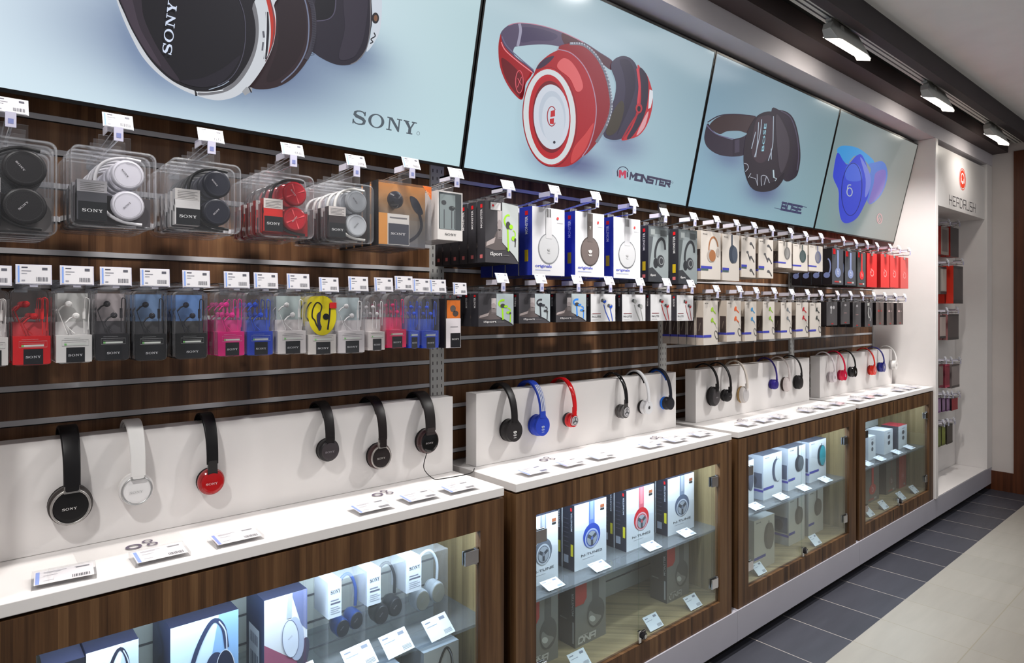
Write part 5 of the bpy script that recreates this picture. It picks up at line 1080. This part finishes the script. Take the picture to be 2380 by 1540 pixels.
def mini_pack(w, h):
    def art(m, f, a, b):
        m.rect(f, a*.12, b*.55, a*.96, b*.97, (196, 104, 40), 1); m.ell(f, a*.5, b*.80, a*.18, b*.07, (84, 76, 72), 2, n=12); m.ell(f, a*.66, b*.70, a*.18, b*.06, (70, 60, 56), 2, n=12); m.rect(f, a*.06, 0, a*.98, b*.60, (206, 200, 204), 3); m.rect(f, a*.34, b*.01, a*.96, b*.30, (24, 24, 28), 4); m.text(f, 'SONY', a*.42, b*.16, b*.03, (200, 200, 200), 5, w=a*.44); m.rect(f, a*.34, b*.42, a*.8, b*.44, (150, 146, 150), 4)
    return box_pack('earphone_box', w, h, .030, (44, 40, 40), (36, 32, 34), art)
hang(mini_pack, 1034, 1071, 694, 808, Y2, 4, .036, 'narrow orange and white earphone pack beside the slotted upright', 'packaged earphones', GE, 'front', .044, .032, .004)
YM = Y2-.01
for uL, uR, vB, c, dd in ((1112, 1193, 758, (150, 206, 34), 'lime green'), (1206, 1278, 751, (52, 52, 58), 'black'), (1292, 1362, 748, (46, 120, 206), 'sky blue')):
    hang(bx((66, 64, 68), (46, 45, 50), a_isport(c, False), s_monster(pink=False), .036, 'boxed_earphones'), uL, uR, 682, vB, YM, 5, .041, 'small dark sports box with %s earphones' % dd, 'boxed earphones', GM, 'tilt', .044, .030, .018)
GN = 'white earphone boxes on the lower row'
for uL, uR, vT, vB, c, dd in ((1373, 1430, 683, 747, (30, 70, 170), 'blue cords, nearest of its row'), (1446, 1500, 684, 746, (150, 152, 150), 'grey white cords'), (1512, 1560, 684, 745, (176, 34, 38), 'red cords, left one'), (1573, 1611, 686, 745, (150, 40, 44), 'red cords, right one')):
    hang(bx((192, 192, 194), (58, 56, 62), a_nlite(c), s_monster(pink=False), .028, 'boxed_earphones'), uL, uR, vT, vB, YM, 6, .033, 'white earphone box with ' + dd, 'boxed earphones', GN, 'tilt', .044, .030, .018)
for uL, uR, vT, vB, c, dd in ((1635, 1668, 698, 801, (140, 180, 50), 'lime earbuds, nearest of seven'), (1689, 1722, 698, 793, (206, 92, 50), 'orange earbuds'), (1731, 1758, 700, 792, (60, 130, 180), 'blue earbuds'), (1773, 1800, 700, 788, (130, 170, 60), 'lime earbuds beside the grey pair'), (1815, 1840, 702, 786, (110, 116, 122), 'grey earbuds'), (1850, 1878, 702, 783, (176, 40, 50), 'crimson earbuds'), (1882, 1908, 703, 783, (56, 60, 60), 'black earbuds, last of seven')):
    bo('bud', uL, uR, vT, vB, 'beige earphone box with ' + dd, d=.036, n=5, cat='boxed earphones', c1=c)
GD = 'small dark earphone boxes at the far right'
for uL, uR, vT, vB, k, dd in ((1921, 1946, 701, 756, 0, 'two white earbuds printed, nearest of seven'), (1954, 1975, 701, 753, 1, 'a faint red line, second of seven'), (1982, 2001, 702, 760, 1, 'nearly plain front, third of seven'), (2010, 2028, 702, 759, 2, 'white figure, fourth of seven'), (2036, 2054, 702, 755, 3, 'red lettering, fifth of seven'), (2061, 2077, 703, 755, 4, 'pale lettering, sixth of seven'), (2084, 2099, 704, 754, 4, 'pale mark, last of seven')):
    hang(bx((78, 76, 78) if k < 3 else (96, 86, 84), (26, 23, 26), a_dark(k), None, .032, 'boxed_earphones'), uL, uR, vT, vB, Y1, 5, .038, 'small dark box, ' + dd, 'boxed earphones', GD, 'tilt', .034, .025, .020, k == 0)

# ------------------------------------------------------------------ alcove products at the far end
def far_pack(w, h, d, front, side, band=None, trim=None):
    def art(m, f, a, b):
        if band: m.rect(f, a*.15, b*.12, a*.85, b*.9, band, 1)
        if trim: m.rect(f, 0, 0, a, b*.10, trim, 2); m.rect(f, 0, b*.93, a, b, trim, 2)
    return box_pack('accessory_box', w, h, d, front, side, art)
def far(uL, uR, vT, vB, y, front, side, desc, band=None, trim=None, n=2, d=.03):
    xl, xr = X(uL, y), X(uR, y); um = (uL+uR)/2; zt = Z(um, vT, y); zb = Z(um, vB, y)
    r = far_pack(xr-xl, zt-zb, d, front, side, band, trim); r.location = ((xl+xr)/2, y, zt+.012); tag(r, desc+', front one', 'boxed accessory', 'alcove products')
    for k in range(1, n):
        if y+(k+1)*(d+.004) < 1.61: tag(dup(r, loc=(r.location.x, y+k*(d+.004), r.location.z)), desc+', behind the front one', 'boxed accessory', 'alcove products')
    hook(r.location.x, y, r.location.z, 'tilt', .040, .028, .016, 'hook and price card of the '+desc, 'alcove hooks', back=1.618)
YA = 1.53
DG = (66, 60, 60)
far(2187, 2205, 527, 592, YA, (130, 120, 114), (150, 40, 34), 'grey box with red stripe on the top alcove row', (96, 84, 82)); far(2209, 2228, 529, 597, YA, (60, 54, 56), (160, 44, 36), 'black box on the top alcove row')
far(2186, 2200, 620, 683, YA, (150, 144, 138), (90, 82, 78), 'pale narrow box on the second alcove row', (170, 162, 154), DG); far(2216, 2238, 618, 705, YA-.03, (82, 74, 74), (196, 44, 26), 'large grey box with bright red side in the alcove', None, (64, 58, 58), d=.05)
far(2184, 2198, 732, 786, YA, (176, 160, 154), (110, 70, 70), 'pale and red box on the third alcove row', None, DG); far(2203, 2228, 730, 789, YA, (88, 78, 78), (150, 100, 100), 'grey box with pink edge on the third alcove row', None, DG)
for k, (u0, u1, c) in enumerate(((2183, 2192, (130, 116, 110)), (2196, 2207, (140, 40, 60)), (2212, 2230, (150, 138, 136)))): far(u0, u1, 846, 900, YA, c, mix(c, (40, 30, 30), .4), ['taupe', 'magenta', 'clear grey'][k]+' accessory pack on the fourth alcove row', None, [(120, 40, 60), (190, 60, 90), (84, 76, 74)][k], n=1)
for k, (u0, u1, c) in enumerate(((2180, 2187, (120, 70, 130)), (2190, 2197, (110, 60, 120)), (2200, 2207, (120, 56, 126)), (2212, 2226, (160, 26, 40)))): far(u0, u1, 925, 958-k*2, YA, mix(c, (190, 180, 190), .5) if k < 3 else c, (40, 26, 36), ['violet pack at the left of', 'second violet pack on', 'third violet pack on', 'crimson pack on'][k]+' the fifth alcove row', None, c, n=1)
for k, (u0, u1, c) in enumerate(((2179, 2187, (110, 120, 60)), (2189, 2197, (130, 140, 60)), (2201, 2214, (76, 70, 62)))): far(u0, u1, 992-k*3, 1038-k*4, YA, c, (50, 46, 40), ['olive green pack', 'lime green pack', 'dark grey pack'][k]+' on the lowest alcove row', None, mix(c, (40, 40, 30), .3), n=1)

# ------------------------------------------------------------------ goods inside the glass cabinets
SHZ, FLZ = .5103, .2388
def stand_box(uL, uR, h, y, z, d, front, side, art, sart, desc, grp, cat='boxed headphones', n=1, pitch=None, top=None, xr=None, name='boxed_headphones'):
    xl = X(uL, y); w = (X(uR, y)-xl) if xr is None else xr
    r = box_pack(name, w, h, d, front, side, art, sart, hang=False, top=top); r.location = (xl+w/2, y, z); tag(r, desc + (', front one' if n > 1 else ''), cat, grp)
    for k in range(1, n): tag(dup(r, loc=(xl+w/2, y+k*(pitch or d+.003), z)), desc+', %s box back' % ['', 'second', 'third'][k], cat, grp)
def cab_card(u, v, y, z, tilt, desc, w=.078, dep=.050, rz=0):
    p = P(u, v, y); r = empty('cabinet_price_card', (p.x, y, z), rz); tag(r, desc, 'price card', 'price cards inside the cabinets')
    t = math.radians(tilt); ey = Vector((0, math.cos(t), math.sin(t))); f = F((-w/2, -dep*.4, .004), (1, 0, 0), ey)
    q = MB(); n_ = f.n*-.0012; c = [f.p(0, 0), f.p(w, 0), f.p(w, dep), f.p(0, dep)]; q.face(c, 'satin', (216, 220, 226)); q.face([p_+n_ for p_ in c][::-1], 'satin', (190, 196, 210))
    for k in range(4): j = (k+1) % 4; q.face([c[k]+n_, c[j]+n_, c[j], c[k]], 'satin', (190, 196, 210))
    q.rect(f, w*.08, dep*.80, w*.3, dep*.86, (120, 124, 140), 1); q.rect(f, w*.08, dep*.62, w*.5, dep*.66, (150, 154, 168), 1); q.rect(f, w*.66, dep*.74, w*.88, dep*.88, (120, 124, 140), 1)
    for k in range(8): q.rect(f, w*(.62+k*.04), dep*.08, w*(.64+k*.04), dep*.28, (110, 114, 130), 1)
    q.build('card', r)
    q = MB(); b = f.p(w/2, dep*.9); q.box(-w*.3, w*.3, -dep*.4, b.y, 0, .0018, 'acrylic'); q.box(-w*.3, w*.3, b.y-.0015, b.y, .0018, b.z-.002, 'acrylic'); q.build('acrylic_stand', r)
def a_photo(c_hp, c_cup, rot, bg2, wine=False):
    def art(m, f, w, h):
        m.poly(f, [(w*.45, 0), (w, 0), (w, h), (w*.7, h)], bg2, 1)
        if wine: m.poly(f, [(0, 0), (w, 0), (w, h*.30), (w*.5, h*.22), (0, h*.34)], (150, 84, 104), 2); m.poly(f, [(w*.6, h), (w, h), (w, h*.60), (w*.8, h*.7)], (84, 90, 130), 2)
        m.line(f, smooth([(w*.16, 0), (w*.24, h*.35), (w*.38, h*.70), (w*.60, h*.95), (w*.76, h*.86), (w*.82, h*.62)], 5, False), [w*.07]*26, c_hp, 3)
        m.line(f, smooth([(w*.70, h*.93), (w*.80, h*.80), (w*.82, h*.60)], 4, False), w*.02, (186, 190, 206), 4)
        m.ell(f, w*.66, h*.34, w*.18, h*.27, c_hp, 4, rot); m.ell(f, w*.80, h*.36, w*.14, h*.24, c_cup, 5, rot); m.oring(f, w*.80, h*.36, w*.145, h*.245, w*.012, (196, 200, 214), 6, rot); m.text(f, 'SONY', w*.74, h*.35, h*.018, (130, 130, 140), 7, w=w*.12)
    return art
def a_white(m, f, w, h):
    m.poly(f, [(0, 0), (w, 0), (w, h*.20), (w*.5, h*.30), (0, h*.50)], (150, 84, 110), 1); m.poly(f, [(w*.62, h), (w, h), (w, h*.52), (w*.86, h*.6)], (106, 112, 150), 1); m.ell(f, w*.90, h*.24, w*.13, h*.20, (76, 74, 92), 2, -.2)
    m.line(f, [(w*.60, h), (w*.57, h*.72)], w*.10, (176, 184, 208), 3); m.ell(f, w*.72, h*.46, w*.20, h*.26, (176, 182, 206), 3, .1); m.ell(f, w*.60, h*.48, w*.19, h*.22, (214, 218, 234), 4, .1); m.oring(f, w*.60, h*.48, w*.19, h*.22, w*.012, (110, 114, 140), 5, .1); m.text(f, 'SONY', w*.55, h*.47, h*.016, (150, 150, 160), 6, w=w*.12, rot=.6)
G5 = 'boxes inside the nearest cabinet'; LB = (206, 214, 228)
stand_box(100, 197, .200, 1.53, SHZ, .15, (28, 28, 36), (36, 38, 60), None, None, 'black box at the left end of the nearest cabinet shelf', G5)
stand_box(200, 322, .205, 1.53, SHZ, .15, (210, 216, 226), (44, 48, 78), a_photo((40, 42, 58), (30, 32, 44), .1, (176, 190, 220)), None, 'pale box with dark wired headphones in the nearest cabinet', G5, top=(24, 26, 46))
def s_dark(m, f, w, h): m.line(f, smooth([(w*.3, h*.85), (w*.6, h*.7), (w*.55, h*.5)], 4, False), w*.1, (30, 34, 60), 1); m.ell(f, w*.55, h*.36, w*.26, h*.22, (30, 34, 60), 2, n=20)
stand_box(396, 554, .206, 1.53, SHZ, .16, (196, 214, 232), (42, 50, 82), a_photo((48, 56, 84), (34, 40, 62), .05, (130, 164, 206)), s_dark, 'pale blue box with large black headphones in the nearest cabinet', G5, top=(22, 24, 44))
def s_bar(m, f, w, h):
    m.ell(f, w*.35, h*.74, w*.22, h*.09, (44, 52, 84), 1, n=16); m.rect(f, w*.16, h*.04, w*.74, h*.60, (210, 216, 226), 1)
    for k in range(9): m.rect(f, w*(.24+k*.05), h*.10, w*(.26+k*.05+.01*(k % 3)), h*.30, (90, 96, 120), 2); m.rect(f, w*(.24+k*.05), h*.40, w*(.26+k*.05+.012*(k % 2)), h*.52, (90, 96, 120), 2)
stand_box(614, 714, .207, 1.53, SHZ, .12, (222, 222, 230), (44, 54, 82), a_white, s_bar, 'white box with silver headphones and a barcode on its side', G5, top=(34, 37, 58))
def blister(w, h, d, c_band, c_cup, fabric=None):
    r = proto('headphone_blister_box')
    q = MB(); q.box(-w/2, w/2, 0, d, 0, h, 'clear'); q.build('clear_box', r)
    q = MB(); hw = w*.34; q.box(-w/2-.001, -w/2+hw, -.0015, d*.9, h-.090, h+.001, 'satin', (206, 210, 220)); f = F((-w/2, -.0015, h-.090), (1, 0, 0), (0, 0, 1))
    q.text(f, 'SONY', hw*.16, .060, .0095, (60, 60, 72), 2, w=hw*.74); q.rect(f, hw*.16, .042, hw*.78, .045, (130, 130, 146), 1); q.rect(f, hw*.16, .034, hw*.92, .038, (96, 96, 112), 1)
    for k in range(4): q.rect(f, hw*.16, .010+k*.005, hw*(.9-.15*(k % 2)), .012+k*.005, (160, 164, 178), 1)
    q.build('header_card', r)
    for k, (cx, cz) in enumerate(((-w*.02, h*.34), (w*.36, h*.38))):
        R_ = min(.030, w*.24); q = MB(); q.lathe((cx, 0, cz), [(R_*.8, d*.75), (R_, d*.6), (R_, d*.3), (R_*.9, d*.22)], 'satin', mix(c_band, (20, 20, 24), .1), 24, .8, 1.0); q.lathe((cx, 0, cz), [(R_*.9, d*.22), (R_*.84, d*.2), (.0002, d*.19)], 'satin', c_cup, 24, .8, 1.0)
        f = F((cx, d*.188, cz), (1, 0, 0), (0, 0, 1)); q.text(f, 'SONY', -R_*.3, -R_*.1, R_*.12, (150, 150, 156), 1, w=R_*.5, rot=.7); q.build('ear_cup', r)
    q = MB(); q.tube(smooth([(-w*.16, d*.5, h*.50), (-w*.12, d*.5, h*.72), (w*.06, d*.5, h*.92), (w*.28, d*.5, h*.94), (w*.44, d*.5, h*.76), (w*.44, d*.5, h*.52)], 5, False), .0042, 'satin', c_band, 8); q.build('headband', r)
    return r
for k, (uL, w, cb, cc, t) in enumerate(((763, .102, (40, 76, 150), (36, 38, 50), 'black and blue'), (854, .112, (34, 34, 40), (40, 38, 44), 'black'), (945, .136, (196, 204, 214), (140, 138, 128), 'silver grey'))):
    r = blister(w, .205, .088, cb, cc); r.location = (X(uL, 1.53)+w/2, 1.53, SHZ); tag(r, 'clear box with %s headphones and white header card' % t, 'packaged headphones', 'clear headphone boxes in the nearest cabinet')
for k, (u, v) in enumerate(((700, 1555), (835, 1520), (921, 1487), (1018, 1452))): cab_card(u, v, 1.478, SHZ, 42, 'white tilted price card on the nearest cabinet shelf, %s of four' % ['leftmost', 'second', 'third', 'rightmost'][k], .084, .060, .12)
stand_box(985, 1066, .205, 1.53, FLZ, .12, (214, 212, 212), (160, 160, 164), a_photo((76, 74, 74), (60, 58, 58), 0, (206, 204, 202)), None, 'white box with grey headphones on the floor of the nearest cabinet', G5, top=(214, 216, 220))
stand_box(850, 930, .205, 1.53, FLZ, .12, (206, 206, 210), (150, 150, 156), a_photo((66, 66, 70), (50, 50, 56), 0, (196, 196, 200)), None, 'second white box on the floor of the nearest cabinet', G5, top=(206, 208, 214))
G6 = 'boxes inside the second cabinet'
def a_ntune(c, word):
    def art(m, f, w, h):
        m.poly(f, [(0, 0), (w, 0), (w, h*.5), (0, h*.62)], (206, 210, 218), 1); m.rect(f, w*.44, h*.58, w*.62, h, mix(c, (200, 214, 236), .35), 2); m.rect(f, w*.48, h*.72, w*.58, h, mix(c, (255, 255, 255), .45), 3)
        cx, cz = w*.53, h*.44; m.ell(f, cx, cz+h*.03, w*.27, h*.19, c, 3, n=28); m.ell(f, cx, cz-h*.01, w*.215, h*.15, mix(c, (210, 216, 226), .75), 4, n=28); m.ell(f, cx, cz-h*.01, w*.18, h*.125, c, 5, n=28); m.ell(f, cx, cz-h*.01, w*.16, h*.112, (150, 156, 166), 6, n=28)
        for a in (90, 210, 330): m.line(f, [(cx+w*.02*math.cos(math.radians(a+60)), cz-h*.01+w*.02*math.sin(math.radians(a+60))), (cx+w*.15*math.cos(math.radians(a+60)), cz-h*.01+w*.15*math.sin(math.radians(a+60)))], w*.07, (66, 70, 80), 7)
        m.ell(f, cx, cz-h*.01, w*.04, h*.028, mix(c, (160, 160, 170), .4), 8, n=14); m.text(f, word, w*.20, h*.185, h*.038, (60, 64, 74), 3, w=w*.66)
        m.rect(f, w*.80, h*.86, w*.93, h*.91, (150, 84, 54), 3); m.rect(f, w*.80, h*.82, w*.93, h*.85, (40, 38, 40), 3)
        m.rect(f, w*.24, h*.14, w*.6, h*.147, (160, 164, 172), 2)
    return art
def s_nt(m, f, w, h):
    m.rect(f, w*.66, h*.90, w*.80, h*.95, RED, 2); vtext(m, f, 'MONSTER', w*.82, h*.60, h*.88, w*.12, (190, 194, 206), 2); m.rect(f, w*.70, h*.22, w*.90, h*.40, (206, 196, 40), 2)
    for k in range(7): m.rect(f, w*.08, h*(.35+k*.07), w*.50, h*(.358+k*.07), (86, 90, 110), 2)
    m.rect(f, w*.10, h*.10, w*.5, h*.22, (150, 156, 170), 2)
for k, (uL, uR, c, wd, t) in enumerate(((1222, 1297, (96, 102, 116), 'N-TUNE', 'grey headphones behind the left hinge'), (1335, 1409, (40, 70, 170), 'N-TUNE2', 'blue headphones'), (1456, 1520, (196, 26, 40), 'N-TUNE2', 'red headphones'), (1552, 1613, (84, 96, 122), 'N-TUNE', 'slate headphones at the right'))):
    stand_box(uL, uR, .222, 1.532, SHZ, .055, (220, 222, 228), (38, 40, 54), a_ntune(c, wd), s_nt, 'white boxed '+t+' on the second cabinet shelf', G6, n=3, pitch=.060)
def a_dna(m, f, w, h):
    m.poly(f, [(0, h*.98), (0, h*.66), (w*.26, h*.66), (w*.36, h*.74), (w*.36, h*.98)], (176, 60, 56), 2); m.rect(f, w*.54, h*.60, w*.76, h, (96, 94, 92), 2); m.ell(f, w*.66, h*.44, w*.29, h*.24, (92, 90, 88), 3, n=28); m.poly(f, smooth([(w*.46, h*.50), (w*.62, h*.42), (w*.84, h*.34), (w*.70, h*.26), (w*.56, h*.24), (w*.42, h*.36)], 4), (140, 138, 134), 4); m.ell(f, w*.54, h*.36, w*.11, h*.045, (206, 206, 202), 5, -.5, n=14)
    strokes(m, f, 'DNA', w*.10, h*.055, h*.085, w*.15, w*.04, w*.035, (206, 204, 200), 3, .15); m.rect(f, w*.14, h*.155, w*.40, h*.165, (190, 186, 182), 2)
def s_dna(m, f, w, h): vtext(m, f, 'MONSTER', w*.92, h*.50, h*.86, w*.12, (176, 176, 176), 2); m.rect(f, w*.84, h*.06, w*.92, h*.40, (170, 170, 170), 2); m.rect(f, w*.1, h*.40, w*.5, h*.42, (120, 120, 120), 2)
for k, (uL, uR, t) in enumerate(((1228, 1297, 'left'), (1337, 1408, 'middle'), (1550, 1601, 'right'))):
    stand_box(uL, uR, .215, 1.548, FLZ, .080, (128, 126, 122), (62, 60, 60), a_dna, s_dna, 'grey box with dark headphones on the second cabinet floor, %s one' % t, G6, n=2 if k < 2 else 1, pitch=.084)
for k, (u, v) in enumerate(((1286, 1360), (1395, 1320), (1516, 1276), (1597, 1244))): cab_card(u, v, 1.492, SHZ, 16, 'white price card on the second cabinet glass shelf, %s of four' % ['leftmost', 'second', 'third', 'rightmost'][k], .074, .046)
for k, (u, v) in enumerate(((1345, 1526), (1517, 1452), (1609, 1408))): cab_card(u, v, 1.468, FLZ, 44, 'white price card on the second cabinet floor, %s of three' % ['left', 'middle', 'right'][k], .078, .052)
G7 = 'boxes inside the third cabinet'; WB, WS = (208, 212, 218), (176, 182, 194)
def s_b3(m, f, w, h): m.rect(f, w*.06, h*.26, w*.94, h*.60, (84, 88, 106), 1); m.ell(f, w*.5, h*.42, w*.22, h*.12, (60, 62, 76), 2, n=14); m.rect(f, 0, h*.18, w, h*.23, (74, 66, 156), 2); m.text(f, 'BOSE', w*.2, h*.90, h*.02, (70, 70, 76), 2, w=w*.3)
for k, (uL, uR, kd, c1, c2, t) in enumerate(((1722, 1752, 'oval', (60, 64, 80), (90, 94, 110), 'cut off by the left frame'), (1774, 1817, 'oval', (70, 76, 96), (206, 212, 216), 'with white oval headphones'), (1832, 1872, 'drop', (52, 56, 66), (90, 96, 104), 'with black headphones'), (1881, 1920, 'oval', (58, 66, 78), (52, 156, 170), 'with turquoise headphones'))):
    stand_box(uL, uR, .205, 1.53, SHZ, .110, WB, WS, a_bose(kd, c1, c2, lab=False), s_b3, 'white box on the third cabinet shelf '+t, G7, n=1, top=(60, 64, 76))
for k, (uL, uR, kd, t) in enumerate(((1716, 1750, 'drop', 'leftmost of four'), (1753, 1800, 'oval', 'second of four'), (1833, 1870, 'drop', 'third of four'), (1879, 1913, 'drop', 'rightmost of four'))):
    stand_box(uL, uR, .225, 1.535 if k != 1 else 1.48, FLZ, .10 if k == 2 else .05, (204, 200, 192), (170, 166, 160), a_bose(kd, (104, 96, 92), (120, 112, 106), lab=False), s_b3 if k == 2 else None, 'off-white box on the third cabinet floor, '+t, G7)
for k, (u, v) in enumerate(((1758, 1184), (1817, 1158), (1870, 1138), (1920, 1118))): cab_card(u, v, 1.490, SHZ, 16, 'white price card on the third cabinet glass shelf, %s of four' % ['leftmost', 'second', 'third', 'rightmost'][k], .082, .048)
for k, (u, v) in enumerate(((1763, 1328), (1893, 1251))): cab_card(u, v, 1.466, FLZ, 46, 'white price card on the third cabinet floor, %s one' % ['left', 'right'][k], .074, .052)
G8 = 'boxes inside the far cabinet'
def a_k(m, f, w, h):
    for z in (.70, .45): m.ell(f, w*.55, h*z, w*.14, h*.09, (84, 84, 92), 2, n=12)
    m.rect(f, w*.40, h*.86, w*.7, h*.89, (140, 140, 150), 2)
for k, (uL, uR, sd, tp, t) in enumerate(((2018, 2035, (180, 186, 196), (206, 210, 216), 'leftmost of three'), (2055, 2075, (190, 196, 204), (216, 218, 222), 'middle of three'), (2088, 2108, (76, 74, 84), (170, 50, 62), 'dark side and red top'))):
    stand_box(uL, uR, .142 if k else .135, 1.53, SHZ, .10, (212, 216, 222), sd, a_k, None, 'small white box on the far cabinet shelf, '+t, G8, top=tp, cat='boxed earphones', name='boxed_earphones')
for k, (uL, uR, fc, hc, t) in enumerate(((2012, 2043, (110, 102, 98), (196, 60, 56), 'grey box with red headphones'), (2060, 2083, (100, 94, 90), (110, 84, 80), 'grey plain box'), (2090, 2106, (176, 56, 50), (190, 90, 84), 'red box'))):
    stand_box(uL, uR, .225, 1.56, FLZ, .06, fc, mix(fc, (40, 30, 26), .5), a_beats(hc, None, (90, 84, 80) if k < 2 else (190, 70, 60)), None, t+' on the far cabinet floor', G8)
for k, (u, v) in enumerate(((2017, 1081), (2047, 1068), (2086, 1053), (2115, 1042))): cab_card(u, v, 1.490, SHZ, 16, 'white price card on the far cabinet glass shelf, %s of four' % ['leftmost', 'second', 'third', 'rightmost'][k], .084, .048)
for k, (u, v) in enumerate(((2019, 1200), (2052, 1178), (2093, 1160), (2123, 1141))): cab_card(u, v, 1.470, FLZ, 44, 'white price card on the far cabinet floor, %s of four' % ['leftmost', 'second', 'third', 'rightmost'][k], .076, .052)
